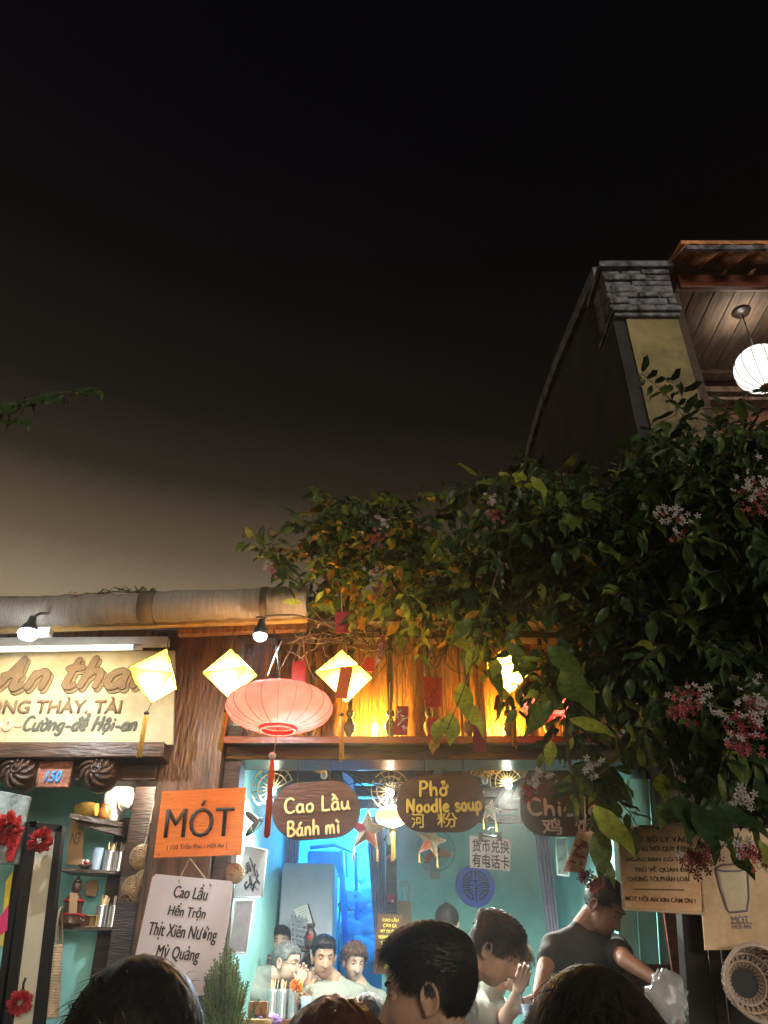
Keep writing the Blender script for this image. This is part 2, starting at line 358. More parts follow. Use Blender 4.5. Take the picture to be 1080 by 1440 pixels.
mat('bulb_glow', (1, 1, 1), emis=(.95, 1, .85), estr=45, bump=0); mat('bulb_warm', (1, 1, 1), emis=(1, .8, .4), estr=20, bump=0); mat('bulb_off', (.8, .8, .78), .3, bump=0)
mat('yellow_silk', (.95, .64, .07), .6, tl=.8, bump=.1, emis=(1, .46, .005), estr=.32); mat('pink_silk', (.95, .12, .14), .6, tl=.8, bump=.15, emis=(1, .10, .12), estr=.18)
mat('white_silk', (.42, .42, .40), .6, tl=.12, bump=.1, emis=(1, .98, .92), estr=.42); mat('orange_silk', (.95, .42, .16), .6, tl=.7, bump=.1, emis=(1, .28, .06), estr=.7)
mat('tassel_yellow', (.85, .50, .08), .8, scale=40); mat('tassel_red', (.85, .10, .04), .8, scale=40)
mat('star_cream', (.26, .20, .12), .8, tl=.1); mat('star_pink', (.45, .03, .09), .8, tl=.1); mat('star_orange', (.42, .08, .03), .8, tl=.1)
mat('menu_brown', (.075, .035, .018), .5)
mat('rust_stain', (.46, .17, .05), .7, var=.4, scale=20, alpha=.55)

BASEY = 4.7; FLOOR = .35
# ------------------------------------------------------------------ ground
def struct(name, mb, m, **k):
    o = mb.build(name, m, **k); o['kind'] = 'structure'; return o
struct('street_ground', MB().add([(-60, -60, 0), (60, -60, 0), (60, 60, 0), (-60, 60, 0)], [(0, 1, 2, 3)]), 'asphalt')
struct('pavement', MB().box2((-8, 3.3, -.05), (8, 4.25, .14)), 'concrete')

# ------------------------------------------------------------------ the shop
shop = thing('shop_house', 'old wooden shop house with turquoise interior walls, open front and plank upper wall', 'house', (0, BASEY, 0))
ZC = 2.98
lw = -.87
def sp_(name, mb, m, **k): return mb.build(name, m, shop, **k)
sp_('shop_floor', MB().box2((-6, 4.25, 0), (1.9, 10.6, FLOOR)), 'concrete')
# back wall with door opening (x 402..536 at the wall)
BW = 7.6
dx0 = P(404, 1300, BW).x; dx1 = P(537, 1300, BW).x; dz = 2.95
sp_('back_wall', MB().box2((dx1, BW, FLOOR), (1.62, BW + .12, ZC)), 'turquoise')
sp_('back_wall', MB().box2((lw - .1, BW, FLOOR), (dx0, BW + .12, ZC)), 'turquoise')
sp_('side_wall', MB().box2((lw - .08, 4.82, FLOOR), (lw, BW, ZC)), 'turquoise')
sp_('side_wall', MB().box2((1.52, 4.9, FLOOR), (1.62, BW, ZC)), 'turquoise')
sp_('rear_wall', MB().box2((-6, 5.45, 0), (-1.05, 5.57, 3.1)), 'turquoise')
sp_('ceiling', MB().box2((-6, 4.98, ZC), (1.62, BW + .12, ZC + .06)), 'dark_wood')
for y in (5.25, 5.75, 6.25, 6.75, 7.25):
    sp_('ceiling_beam', MB().box2((lw, y, ZC - .11), (1.52, y + .09, ZC)), 'beam_wood')
for x in (-.3, .35, .95):
    sp_('ceiling_beam', MB().box2((x, 4.98, ZC - .17), (x + .07, BW, ZC - .112)), 'beam_wood')
sp_('transom', MB().box2((dx1 + .02, BW - .1, P(600, 1150, BW).z), (1.5, BW - .01, ZC - .18)), 'dark_wood')
for px in (602, 660, 700, 738):
    a = P(px, 1150, BW - .12); sp_('transom_panel', MB().box2((a.x, BW - .14, a.z + .05), (a.x + .13, BW - .101, a.z + .2)), 'pale_wood')
# kitchen beyond the door
kit = thing('kitchen_room', 'blue lit kitchen seen through the curtained doorway', 'room', (0, 9, FLOOR))
MB().box2((dx0 - 1.2, 9.9, FLOOR), (dx1 + 1.2, 10, 3.3)).build('kitchen_wall', 'wall_kitchen', kit)
MB().box2((dx0 - 1.3, BW + .13, FLOOR), (dx0 - 1.2, 9.9, 3.3)).build('kitchen_wall', 'wall_kitchen', kit)
MB().box2((dx1 + 1.2, BW + .13, FLOOR), (dx1 + 1.3, 9.9, 3.3)).build('kitchen_wall', 'wall_kitchen', kit)
MB().box2((dx0 - 1.3, BW + .13, 3.3), (dx1 + 1.3, 10, 3.36)).build('kitchen_ceiling', 'wall_kitchen', kit)
for z in (1.25, 1.75, 2.25):
    MB().box2((dx0 + .35, 9.2, z), (dx1 + .4, 9.85, z + .03)).build('rack_shelf', 'steel_dark', kit)
for x in (dx0 + .38, dx1 + .1):
    MB().tube([(x, 9.25, FLOOR), (x, 9.25, 2.6)], .02).build('rack_post', 'steel_dark', kit)
lamp('kitchen_light', 'POINT', (dx1 - .2, 8.9, 2.9), 150, (.02, .45, 1), .15, kit)
lamp('kitchen_light', 'POINT', (dx0 + .5, 8.0, 3.0), 30, (.02, .22, 1), .15, kit)

# column between the bays, jambs, side posts
COLX0, COLX1 = -1.31, -.95
sp_('column', MB().box2((COLX0, 4.58, 0), (COLX1, 4.86, 3.5)), 'post_wood', bevel=.01)
sp_('jamb', MB().box2((COLX1 + .002, 4.66, 0), (lw + .02, 4.84, 2.86)), 'dark_wood', bevel=.006)
sp_('door_post', MB().box2((P(205, 1250, 5).x - .16, 4.99, 0), (P(205, 1250, 5).x - .03, 5.12, 2.9)), 'dark_wood', bevel=.008)
for x in (1.62, 1.2): pass
# right-hand porch posts
x0 = P(893, 1300, 4.2).x
sp_('door_post', MB().box2((1.62, 4.6, 0), (1.78, 4.82, 3.0)), 'dark_wood', bevel=.008)
# lintel of the open bay and the left bay
zl0 = P(540, 1072, BASEY).z; zl1 = P(540, 1052, BASEY).z
sp_('lintel_beam', MB().box2((-.947, BASEY - .06, zl0), (2.0, BASEY + .2, zl1)), 'beam_wood', bevel=.008)
zr = P(540, 1037, BASEY - .12).z
sp_('balcony_rail', MB().box2((-.947, BASEY - .16, zl1 + .003), (2.0, BASEY + .2, zr)), 'red_wood', bevel=.008)
sp_('balcony_lip', MB().box2((-.947, BASEY - .19, zl1 - .02), (2.0, BASEY - .162, zl1 + .012)), 'red_wood')
# upper planks, one by one
zt = 3.62; xx = -.945; k = 0
PL = MB().box2((0, 0, 0), (.0585, .022, zt - zr - .004)).build('plank', 'plank_wood', shop, bevel=.004)
while xx < 1.98:
    o = PL if k == 0 else clone(PL, shop)
    o.location = (xx + .03, .215 + (.008 if k % 2 else 0), zr + .002); k += 1; xx += .0605
    if k % 5 == 0:
        pass
# cover battens
for x in np.arange(-.80, 1.95, .242):
    sp_('batten', MB().box2((x, BASEY + .17, zr + .001), (x + .02, BASEY + .2, zt)), 'plank_wood')
sp_('upper_beam', MB().box2((-.947, BASEY + .1, P(540, 905, 4.85).z), (2.0, BASEY + .16, P(540, 893, 4.85).z)), 'beam_wood')
sp_('upper_beam', MB().box2((-6, BASEY + .05, zt), (2.0, BASEY + .4, zt + .15)), 'beam_wood')
# balusters
bal = [(.012, 0), (.03, .0), (.03, .02), (.016, .03), (.036, .075), (.038, .10), (.02, .135), (.014, .15), (.026, .165), (.026, .185), (.013, .2), (.020, .3), (.022, .42), (.013, .55), (.026, .57), (.026, .59), (.014, .60), (.014, .66)]
bx = [P(px, 1030, BASEY).x for px in (384, 437, 492, 549, 604, 660, 716, 772)]
b0 = MB().lathe((bx[0], BASEY - .02, zr), bal, 14, closed=True).build('baluster', 'dark_wood', shop)
for x in bx[1:]:
    c = clone(b0, shop); c.location.x = x
sp_('hand_rail', MB().box2((-.947, BASEY - .05, zr + .66), (2.0, BASEY + .02, zr + .71)), 'dark_wood', bevel=.006)
# low roof over the front, hidden behind the awning
roof_s = math.tan(R(19))
rz = lambda y: 3.30 + (y - 4.1) * roof_s
sp_('roof', MB().prism([(-6, 4.1, rz(4.1)), (-6, 8.8, rz(8.8)), (-6, 8.8, rz(8.8) + .08), (-6, 4.1, rz(4.1) + .08)], (7.95, 0, 0)), 'dark_wood')
# ---- left bay
sgY = 4.45
sp_('wall_panel', MB().box2((-6, 4.7, 2.74), (COLX0 - .002, 4.78, 3.5)), 'plank_wood')
b1 = P(100, 1070, 4.5).z; b2 = P(100, 1048, 4.5).z; b3 = P(100, 1098, 4.56).z
sp_('lintel_beam', MB().box2((-6, 4.42, b1), (-1.25, 4.72, b2)), 'beam_wood', bevel=.01)
sp_('carved_beam', MB().box2((-6, 4.56, b3), (COLX0 - .002, 4.72, b1 - .002)), 'beam_wood', bevel=.01)
sp_('head_board', MB().box2((-1.45, 4.6, P(200, 1000, 4.6).z), (COLX0 - .003, 4.66, P(200, 890, 4.6).z)), 'post_wood')
# carved door-eye bosses
for cx in (27, 138):
    c = P(cx, 1083, 4.5); mb = MB(); r = .115
    mb.lathe(c + Vector((0, .08, 0)), [(.02, .13), (.05, .12), (.09, .09), (r, .04), (r, 0)], 20, (0, -1, 0), closed=True)
    e = mb.build('carved_boss', 'beam_wood', shop)
    mb = MB()
    for k in range(9):
        a = k * math.tau / 9; q = [c + Vector((math.cos(a + t * 1.1) * (.035 + .07 * t), -.055 + t * .035, math.sin(a + t * 1.1) * (.035 + .07 * t))) for t in (0, .25, .5, .75, 1)]
        mb.tube(q, [.006, .011, .014, .012, .005], 8)
    sw = [c + Vector((math.cos(t) * (.004 + .0045 * t), -.06, math.sin(t) * (.004 + .0045 * t))) for t in np.arange(0, 7.5, .5)]
    mb.tube(sw, .006, 8)
    mb.build('carved_petal', 'beam_wood', e)

# ------------------------------------------------------------------ painted board over the left bay
bd = thing('painted_signboard', 'large cream painted shop board with faded brown script, above the carved beam', 'sign', P(100, 1045, sgY))
pxplate(MB(), [(-60, 917), (246, 915), (243, 1047), (-60, 1047)], sgY, .03).build('board', 'sign_cream', bd)
brush_text('An', -18, 968, 62, 45, sgY - .003, 'sign_shadow_old', bd, w=.13, flat=.02, shear=.25, dx=.018, dy=-.02)
brush_text('thai', 80, 966, 192, 44, sgY - .003, 'sign_shadow_old', bd, w=.13, flat=.02, shear=.25, dx=.018, dy=-.02)
brush_text('An', -18, 968, 62, 45, sgY - .008, 'sign_paint_old', bd, w=.12, shear=.25, flat=.03)
brush_text('thai', 80, 966, 192, 44, sgY - .008, 'sign_paint_old', bd, w=.12, shear=.25, flat=.03)
print_text('ONG THÀY. TÀI', 78, 991, 188, sgY - .002, 'sign_shadow_old', bd, h=24, bold=.02)
print_text('ONG THÀY. TÀI', 77, 992, 188, sgY - .005, 'sign_paint_old', bd, h=24, bold=.02)
brush_text('oo-', -12, 1026, 28, 24, sgY - .004, 'gold_print', bd, w=.12)
brush_text('Cường-để Hội-an', 30, 1027, 190, 20, sgY - .004, 'sign_paint_green', bd, w=.10, shear=.25, flat=.03)
# tube lamp and its batten
tb = thing('tube_lamp', 'long white fluorescent tube lamp above the cream painted board', 'lamp', P(100, 905, 4.3))
pxplate(MB(), [(-60, 897), (236, 895), (236, 906), (-60, 909)], 4.36, .05).build('batten', 'metal_white', tb)
a, b = P(-60, 914, 4.28), P(188, 910, 4.28)
MB().tube([a, b], .016, 10).build('tube', 'lamp_tube', tb)
for p in (b, a): MB().tube([p, p + Vector((.05, 0, 0))], .019, 10).build('tube_cap', 'metal_white', tb)
a.y -= .04
lamp('tube_light', 'AREA', (P(60, 914, 4.22).x, 4.22, P(60, 914, 4.22).z), 3.2, (1, .85, .60), .9, tb, rot=(R(35), 0, 0)).data.shape = 'RECTANGLE'
bpy.data.objects['tube_light'].data.size_y = .03
t = thing('assumed_alcove_bulb', 'assumed unseen bulb tucked behind the carved beam, added to light the shelf alcove', 'lamp', P(236, 1090, 4.84)); c = P(232, 1094, 4.85)  # unseen bulb, assumed from the bright wall and added to light the alcove
MB().ball(c, (.02, .02, .026)).build('bulb', 'bulb_glow', t); MB().tube([c + Vector((0, 0, .02)), c + Vector((0, 0, .14))], .008).build('socket', 'steel_dark', t); lamp('bulb_light', 'POINT', c - Vector((.06, 0, .02)), 13, (1, .95, .80), .03, t)
for px in (527, 712):  # bulbs assumed from the yellow glow low on the planks, added to make it
    t = thing('assumed_rail_bulb', 'assumed small amber bulb behind the rail ' + ('under the lantern with the orange tag' if px < 600 else 'half hidden by the vine leaves'), 'lamp', P(px, 1036, 4.80), 'assumed amber bulbs behind the rail'); c = P(px, 1026, 4.80)
    MB().lathe(c, [(.012, -.03), (.014, -.01), (.02, .01), (.016, .03), (.004, .036)], 14, closed=True).build('bulb', 'bulb_warm', t); MB().lathe(c, [(.013, -.055), (.013, -.03)], 12, closed=True).build('socket', 'steel_dark', t)
    lamp('bulb_light', 'POINT', c + Vector((0, -.01, .05)), 20, (1, .58, .08), .02, t)
# rolled awning
aw = thing('rolled_awning', 'rolled grey canvas awning running along the eave above the lanterns', 'awning', P(150, 880, 3.95))
A0, A1 = P(-70, 864, 3.95), P(432, 846, 3.95)
n = 60; mb = MB(); pts = []; rs = []
for i in range(n + 1):
    t = i / n; p = A0.lerp(A1, t); pts.append(p); rs.append(.086 + .0035 * math.sin(i * 1.7) + .003 * math.sin(i * .37) - (.010 if abs(t - .552) < .02 else 0))
mb.tube(pts, rs, 20); mb.build('canvas_roll', 'awning_cloth', aw)
for cx, w in ((208, 22), (372, 10)):
    t = (cx + 70) / 502; p = A0.lerp(A1, t); w_ = w * .0039 / 2
    MB().tube([p - Vector((w_, 0, 0)), p + Vector((w_, 0, 0))], .092, 20).build('strap', 'awning_strap', aw)
MB().prism([P(-70, 885, 4.0), P(432, 867, 4.0), P(432, 872, 4.0), P(-70, 890, 4.0)], (0, .04, 0)).build('awning_rail', 'bamboo', aw)
MB().prism([P(250, 884, 4.12), P(430, 876, 4.12), P(430, 884, 4.12), P(250, 892, 4.12)], (0, .05, 0)).build('awning_rail', 'plank_wood', aw)
# spot lamps
def floodlamp(px, py, Y, label, en, col=(.86, .94, 1), aim=(R(20), 0, 0), big=1):
    t = thing('spot_lamp', label, 'lamp', P(px, py, Y), 'white spot lamps under the awning'); c = P(px, py, Y)
    MB().lathe(c, [(.041, -.005), (.043, .0), (.040, .03), (.024, .055), (.018, .09)], 20, (0, .1, 1), closed=True).build('housing', 'steel_dark', t)
    MB().ball(c - Vector((0, 0, .010)), (.034 * big, .034 * big, .022 * big)).build('lens', 'lamp_led', t)
    MB().tube([c + Vector((0, 0, .08)), c + Vector((.02, .03, .12)), c + Vector((.02, .12, .16))], .008).build('bracket', 'steel_dark', t)
    lamp('spot_light', 'SPOT', c - Vector((0, .0, .03)), en, col, .03, t, rot=aim, spot=165, blend=.8)
    return t
floodlamp(366, 893, 3.8, 'round white spot lamp hanging above the pink lantern', 55)
fl = floodlamp(40, 889, 3.75, 'bright white flood lamp in front of the tube lamp at the far end', 170, big=1.5)
MB().box(P(63, 889, 3.78), (.07, .05, .04)).build('ballast', 'metal_white', fl)

# ------------------------------------------------------------------ neighbouring two-storey house
nh = thing('two_storey_house', 'tall old house with yellow pillar, mossy cornice and tiled eave over a wooden balcony', 'house', (3, 4.6, 0))
def np_(name, mb, m, **k): return mb.build(name, m, nh, **k)
gx = 1.917
prof = [(4.62, 0), (4.62, 6.95), (5.3, 7.1), (6.16, 7.30), (7.2, 7.47), (7.98, 7.50), (8.6, 7.4), (11, 6.7), (11, 0)]
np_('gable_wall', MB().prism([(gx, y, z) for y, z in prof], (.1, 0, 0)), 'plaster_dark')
cop = MB()
top = [(4.7, 6.98), (5.3, 7.13), (6.16, 7.33), (7.2, 7.5), (7.98, 7.53), (8.6, 7.43)]
for (y0, z0), (y1, z1) in zip(top[:-1], top[1:]):
    cop.prism([(gx - .05, y0, z0 - .12), (gx - .05, y1, z1 - .12), (gx - .05, y1, z1 + .02), (gx - .05, y0, z0 + .02)], (.12, 0, 0))
np_('gable_coping', cop, 'mossy_brick')
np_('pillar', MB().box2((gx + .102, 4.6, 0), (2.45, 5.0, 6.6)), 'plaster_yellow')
np_('pillar_edge', MB().box2((2.452, 4.64, 0), (2.54, 5.0, 6.6)), 'dark_wood')
zc0, zc1 = P(900, 432, 4.55).z, P(900, 368, 4.5).z
np_('cornice_ledge', MB().box2((gx - .02, 4.53, zc0 - .045), (2.475, 5.0, zc0)), 'mossy_brick', bevel=.01)
np_('cornice_ledge', MB().box2((gx + .0, 4.56, zc0 - .085), (2.462, 5.0, zc0 - .048)), 'mossy_brick', bevel=.01)
k = 0
hs = [.10, .17, .13, .2, .12, .16, .12]; z_ = zc0 + .003; tot_ = zc1 - zc0 - .055
for h_ in hs:
    x = gx - .03; h_ *= tot_ / sum(hs)
    while x < 2.42:
        w_ = random.uniform(.12, .34); xb = min(x + w_, 2.46); xb = 2.46 if 2.46 - xb < .06 else xb; y_ = 4.56 - random.random() * .035
        o = np_('brick', MB().box2((x + .0015, y_, z_ + .001), (xb - .0015, 4.9, z_ + h_ - .0015)), 'mossy_brick', bevel=.012)
        o.rotation_euler = (random.uniform(-.02, .02), random.uniform(-.012, .012), random.uniform(-.02, .02)); x = xb
    z_ += h_
np_('cornice_cap', MB().box2((gx - .06, 4.5, zc1 - .048), (2.5, 5.0, zc1 + .02)), 'mossy_brick', bevel=.01)
# eave
np_('fascia', MB().box2((2.545, 4.58, P(1000, 403, 4.58).z), (6.5, 4.62, P(1000, 386, 4.58).z)), 'red_wood', bevel=.004)
np_('eave_batten', MB().box2((2.5, 4.24, P(1000, 350, 4.24).z + .0), (6.5, 4.27, P(1000, 346, 4.24).z + .01)), 'mossy_brick')
zf = P(1000, 352, 4.27).z; zb_ = P(1000, 388, 4.58).z + .14
tl = None; x = 2.50; k = 0
def tile_mesh(x, up):
    mb = MB(); n_ = 8; wv = .085; vs = []
    for j, (y, z) in enumerate(((4.27, zf), (4.62, zb_))):
        for i in range(n_ + 1):
            a = math.pi * i / n_; vs.append((x + wv - wv * math.cos(a), y, z + (.055 * math.sin(a) if up else -.045 * math.sin(a)) + .03))
    for j, (y, z) in enumerate(((4.27, zf), (4.62, zb_))):
        for i in range(n_ + 1):
            a = math.pi * i / n_; vs.append((x + wv - wv * math.cos(a), y, z + (.055 * math.sin(a) if up else -.045 * math.sin(a)) + .042))
    m_ = n_ + 1; fs = []
    for i in range(n_):
        fs += [(i, i + 1, m_ + i + 1, m_ + i), (2 * m_ + i, 3 * m_ + i, 3 * m_ + i + 1, 2 * m_ + i + 1), (i, 2 * m_ + i, 2 * m_ + i + 1, i + 1)]
    return mb.add(vs, fs, True)
t_up = np_('roof_tile', tile_mesh(x, True), 'roof_clay'); t_dn = np_('roof_tile', tile_mesh(x + .135, False), 'roof_clay')
for k in range(1, 15):
    for t in (t_up, t_dn):
        c = clone(t, nh); c.location.x += .27 * k; c.location.z += random.uniform(-.006, .006)
np_('main_roof', MB().prism([(2.5, 4.3, zf + .12), (2.5, 7.6, zf + 1.0), (2.5, 7.6, zf + 1.1), (2.5, 4.3, zf + .16)], (5, 0, 0)), 'roof_clay')
# soffit planks
zs = P(1000, 403, 4.66).z
x = 2.548; k = 0
for k in range(18):
    np_('plank', MB().box2((x, 4.66, zs + random.uniform(0, .008)), (x + .172, 5.84, zs + .03)), 'soffit_wood', bevel=.004); x += .18
np_('soffit_trim', MB().box2((2.545, 4.622, zs - .02), (6.5, 4.7, zs + .0)), 'pale_wood')
for dy, h0, h1 in ((5.70, .0, .09), (5.66, -.03, .0), (5.74, -.20, -.13), (5.72, -.32, -.28)):
    np_('back_beam', MB().box2((2.545, dy, zs + h0 - .06), (6.5, dy + .12, zs + h1 - .062)), 'soffit_wood', bevel=.008)
np_('balcony_wall', MB().box2((2.545, 5.88, 3.4), (6.5, 5.98, zs)), 'red_wood')
for x in (2.75, 3.15, 3.55, 3.95):
    np_('shutter', MB().box2((x, 5.82, 4.3), (x + .36, 5.878, 6.0)), 'red_wood', bevel=.01)
np_('bright_window', MB().box2((2.62, 5.84, 5.35), (2.72, 5.879, 5.75)), 'white_silk')
np_('balcony_floor', MB().box2((1.9, 4.4, 3.3), (6.5, 5.98, 3.42)), 'dark_wood')
# globe lantern with ceiling rose
gl = thing('globe_lantern', 'white silk globe lantern glowing under the balcony ceiling planks', 'lantern', P(1068, 552, 4.95))
c = P(1070, 519, 4.95); mb = MB(); r = .215
mb.lathe(c, [(r * math.sin(a) * (1), -r * .98 * math.cos(a)) for a in np.linspace(.28, math.pi - .28, 14)], 28)
mb.build('shade', 'white_silk', gl)
for k in range(14):
    a = k * math.tau / 14
    MB().tube([c + Vector((math.cos(a) * (r + .003) * math.sin(t), math.sin(a) * (r + .003) * math.sin(t), -(r + .003) * math.cos(t))) for t in np.linspace(.28, math.pi - .28, 10)], .0035, 6).build('rib', 'wire', gl)
MB().lathe(c, [(.06, -.212), (.062, -.2)], 16, closed=True).build('ring', 'bamboo', gl)
rose = P(1055, 461, 4.95)
MB().tube([c + Vector((0, 0, .2)), Vector((c.x, c.y, zs))], .005).build('cord', 'wire', gl)
MB().lathe(Vector((c.x, c.y, zs - .035)), [(.02, 0), (.07, .01), (.085, .034)], 18, closed=True).build('ceiling_rose', 'dark_wood', gl)
lamp('globe_light', 'POINT', c, 26, (1, .96, .88), .08, gl)
# ------------------------------------------------------------------ lanterns
def tassel(px, y0, y1, Y, m, parent, px2=None, w=.011, knot=True):
    a = P(px, y0, Y); b = P(px2 or px, y1, Y); mb = MB()
    for k in range(9):
        g = k * math.tau / 9; o = Vector((math.cos(g) * w * .7, math.sin(g) * w * .7, 0))
        mb.tube([a + o * .3, a.lerp(b, .15) + o, b + o * 1.25 + Vector((0, 0, random.uniform(0, .02)))], [w * .4, w * .5, w * .35], 5)
    t = mb.build('tassel', m, parent)
    if knot: MB().ball(a, (w * 1.3, w * 1.3, w)).build('bead', 'dark_wood', parent)
    return t
def diamond(top, left, front, right, bot, Y, label, tas, en=40, cordtop=None):
    c = (P(*left, Y) + P(*right, Y)) / 2
    t = thing('diamond_lantern', label, 'lantern', P(*bot, Y), 'yellow diamond lanterns')
    T, L_, Rr, B = P(*top, Y), P(*left, Y), P(*right, Y), P(*bot, Y)
    hw = (Rr - L_).length / 2; Fr = P(*front, Y - hw * .8); Bk = c * 2 - Fr; Bk.y = Y + hw * .8
    ring = [L_, Fr, Rr, Bk]
    for i in range(4):
        a, b = ring[i], ring[(i + 1) % 4]
        for e in (T, B):
            mb = MB(); N = 6; idx = {}; vs = []; fs = []; ce = (T + B) / 2
            for u in range(N + 1):
                for v in range(N + 1 - u):
                    idx[(u, v)] = len(vs); q = e + (a - e) * (u / N) + (b - e) * (v / N)
                    w_ = 27 * (u / N) * (v / N) * (1 - u / N - v / N); q = q - (q - ce).normalized() * .012 * w_; vs.append(q)
            for u in range(N):
                for v in range(N - u):
                    fs.append((idx[(u, v)], idx[(u + 1, v)], idx[(u, v + 1)]))
                    if v < N - u - 1: fs.append((idx[(u + 1, v)], idx[(u + 1, v + 1)], idx[(u, v + 1)]))
            mb.add(vs, fs, True).build('shade_panel', 'yellow_silk', t)
    for i in range(4):
        MB().tube([ring[i], ring[(i + 1) % 4]], .0028, 6).build('frame_bar', 'wire', t)
        MB().tube([ring[i], T], .0028, 6).build('frame_bar', 'wire', t); MB().tube([ring[i], B], .0028, 6).build('frame_bar', 'wire', t)
    ct_ = P(*(cordtop or (top[0] + 4, 884)), Y)
    MB().tube([T, ct_], .003, 6).build('cord', 'wire', t)
    MB().tube([B, P(tas[0], tas[1], Y)], .002, 5).build('tassel_cord', 'wire', t)
    tassel(tas[0], tas[1], tas[3], Y, 'tassel_yellow', t, px2=tas[2])
    lamp('lantern_light', 'POINT', T.lerp(B, .68) , en, (1, .74, .34), .03, t)
    return t
diamond((235, 912), (181, 939), (240, 946), (249, 968), (213, 989), 3.9, 'yellow diamond lantern over the right end of the cream painted board', (206, 1003, 195, 1066))
diamond((325, 912), (284, 946), (345, 937), (362, 950), (321, 982), 3.9, 'yellow diamond lantern between the cream board and the big pink lantern', (318, 1000, 309, 1056))
diamond((481, 914), (443, 945), (505, 935), (524, 953), (487, 989), 3.9, 'yellow diamond lantern behind an orange tag, under the bare vine twigs', (480, 1005, 480, 1072))
diamond((716, 905), (680, 935), (735, 932), (748, 942), (718, 977), 3.95, 'yellow diamond lantern glowing through the vine leaves', (722, 995, 724, 1054), 42)
def pink_lantern(cx, cy_, w, h, Y, label, en, cap=True):
    t = thing('pink_lantern', label, 'lantern', P(cx, cy_ + h / 2, Y), 'pink saucer lanterns')
    c = P(cx, cy_, Y); a = w / 2 * S(cy_, Y); b = h / 2 * S(cy_, Y) * 1.02; N = 20
    MB().lathe(c, [(a * math.sin(g) ** .8, -b * math.cos(g)) for g in np.linspace(.26, math.pi - .26, 16)], 40).build('shade', 'pink_silk', t)
    for k in range(N):
        q = k * math.tau / N + .1
        MB().tube([c + Vector((math.cos(q) * (a * math.sin(g) ** .8 + .002), math.sin(q) * (a * math.sin(g) ** .8 + .002), -b * math.cos(g))) for g in np.linspace(.26, math.pi - .26, 12)], .0016, 5).build('rib', 'wire', t)
    r = a * math.sin(.26) ** .8
    for s in (-1, 1):
        MB().lathe(c + Vector((0, 0, s * b * math.cos(.26))), [(r * .86, -.012), (r * 1.02, -.012), (r * 1.02, .012), (r * .86, .012)], 24).build('ring', 'pink_silk', t)
    MB().tube([c + Vector((0, 0, -b)), c + Vector((0, 0, b))], .004, 6).build('rod', 'wire', t)
    MB().ball(c + Vector((0, 0, -.01)), (.022, .022, .045)).build('bulb', 'bulb_warm', t)
    lamp('lantern_light', 'POINT', c + Vector((.0, -.0, .03)), en, (1, .72, .36), .02, t)
    return t, c, b
t, c, b = pink_lantern(393, 995, 150, 60, 3.7, 'large pink saucer lantern with dark ribs and a long tassel', 22)
MB().tube([c + Vector((0, 0, -b)), P(384, 1065, 3.7)], .003, 6).build('cord', 'rope', t)
MB().ball(P(383, 1063, 3.7), .018).build('bead', 'metal_white', t)
tassel(383, 1067, 1178, 3.7, 'tassel_red', t, px2=375, w=.012, knot=False)
MB().tube([c + Vector((0, 0, b)), P(385, 884, 3.9)], .003, 6).build('cord', 'wire', t)
t, c, b = pink_lantern(772, 985, 80, 50, 4.1, 'smaller pink lantern mostly covered by the vine leaves', 8)
t = thing('orange_lantern', 'small orange saucer lantern between the two brown oval signs', 'lantern', P(550, 1160, 5.2))
c = P(551, 1148, 5.2); MB().lathe(c, [(.105 * math.sin(g) ** .8, -.062 * math.cos(g)) for g in np.linspace(.3, math.pi - .3, 10)], 24).build('shade', 'orange_silk', t)
for k in range(10):
    q = k * math.tau / 10; MB().tube([c + Vector((math.cos(q) * .107 * math.sin(g) ** .8, math.sin(q) * .107 * math.sin(g) ** .8, -.062 * math.cos(g))) for g in np.linspace(.3, math.pi - .3, 8)], .0014, 5).build('rib', 'wire', t)
MB().tube([c, c + Vector((0, 0, .4))], .003, 5).build('cord', 'wire', t); tassel(553, 1166, 1212, 5.2, 'tassel_yellow', t)
lamp('lantern_light', 'POINT', c, 3, (1, .6, .3), .03, t)

# bamboo fan lamp shades under the lintel
def fan(px, py, r_px, Y, a0, a1, label, lit=0, m='bamboo', n=11, bulb=True):
    c = P(px, py, Y); r = r_px * S(py, Y); t = thing('bamboo_fan_lamp' if bulb else 'bamboo_fan', label, 'lamp' if bulb else 'decoration', c, 'bamboo fan lamps under the lintel' if bulb else 'bamboo fans under the lintel')
    for k in range(n):
        g = R(a0 + (a1 - a0) * k / (n - 1)); d = Vector((math.cos(g), -.35, math.sin(g)))
        MB().tube([c + d * .015, c + d * r], .0035, 5, flat=.5).build('slat', m, t)
    for f_ in (1.0, .72):
        MB().tube([c + Vector((math.cos(R(a0 + (a1 - a0) * k / 16)), -.35, math.sin(R(a0 + (a1 - a0) * k / 16)))) * r * f_ for k in range(17)], .004, 5).build('hoop', m, t)
    if bulb:
        MB().ball(c + Vector((0, -.02, -.012)), (.022, .022, .028)).build('bulb', 'bulb_glow' if lit else 'bulb_off', t)
        MB().tube([c + Vector((0, -.01, .015)), c + Vector((0, .02, .3))], .004, 6).build('cord', 'wire', t)
    if lit: lamp('bulb_light', 'SPOT', c + Vector((0, -.03, -.035)), lit, (.98, 1, .88), .025, t, spot=168, blend=.5)
    return t
fan(384, 1110, 29, 5.15, 20, 235, 'lit bamboo fan lamp left of the Cao Lầu oval sign', 100)
fan(549, 1113, 27, 5.2, 30, 250, 'lit bamboo fan lamp in the gap between the two brown oval signs', 125)
fan(714, 1102, 26, 5.15, 20, 200, 'lit bamboo fan lamp right of the Noodle soup sign', 140)
fan(405, 1068, 17, 4.9, 185, 355, 'small unlit bamboo fan under the lintel above the lit lamp', n=9, bulb=False)
fan(456, 1088, 15, 5.0, 60, 170, 'unlit bamboo fan lamp above the Cao Lầu sign', n=7)
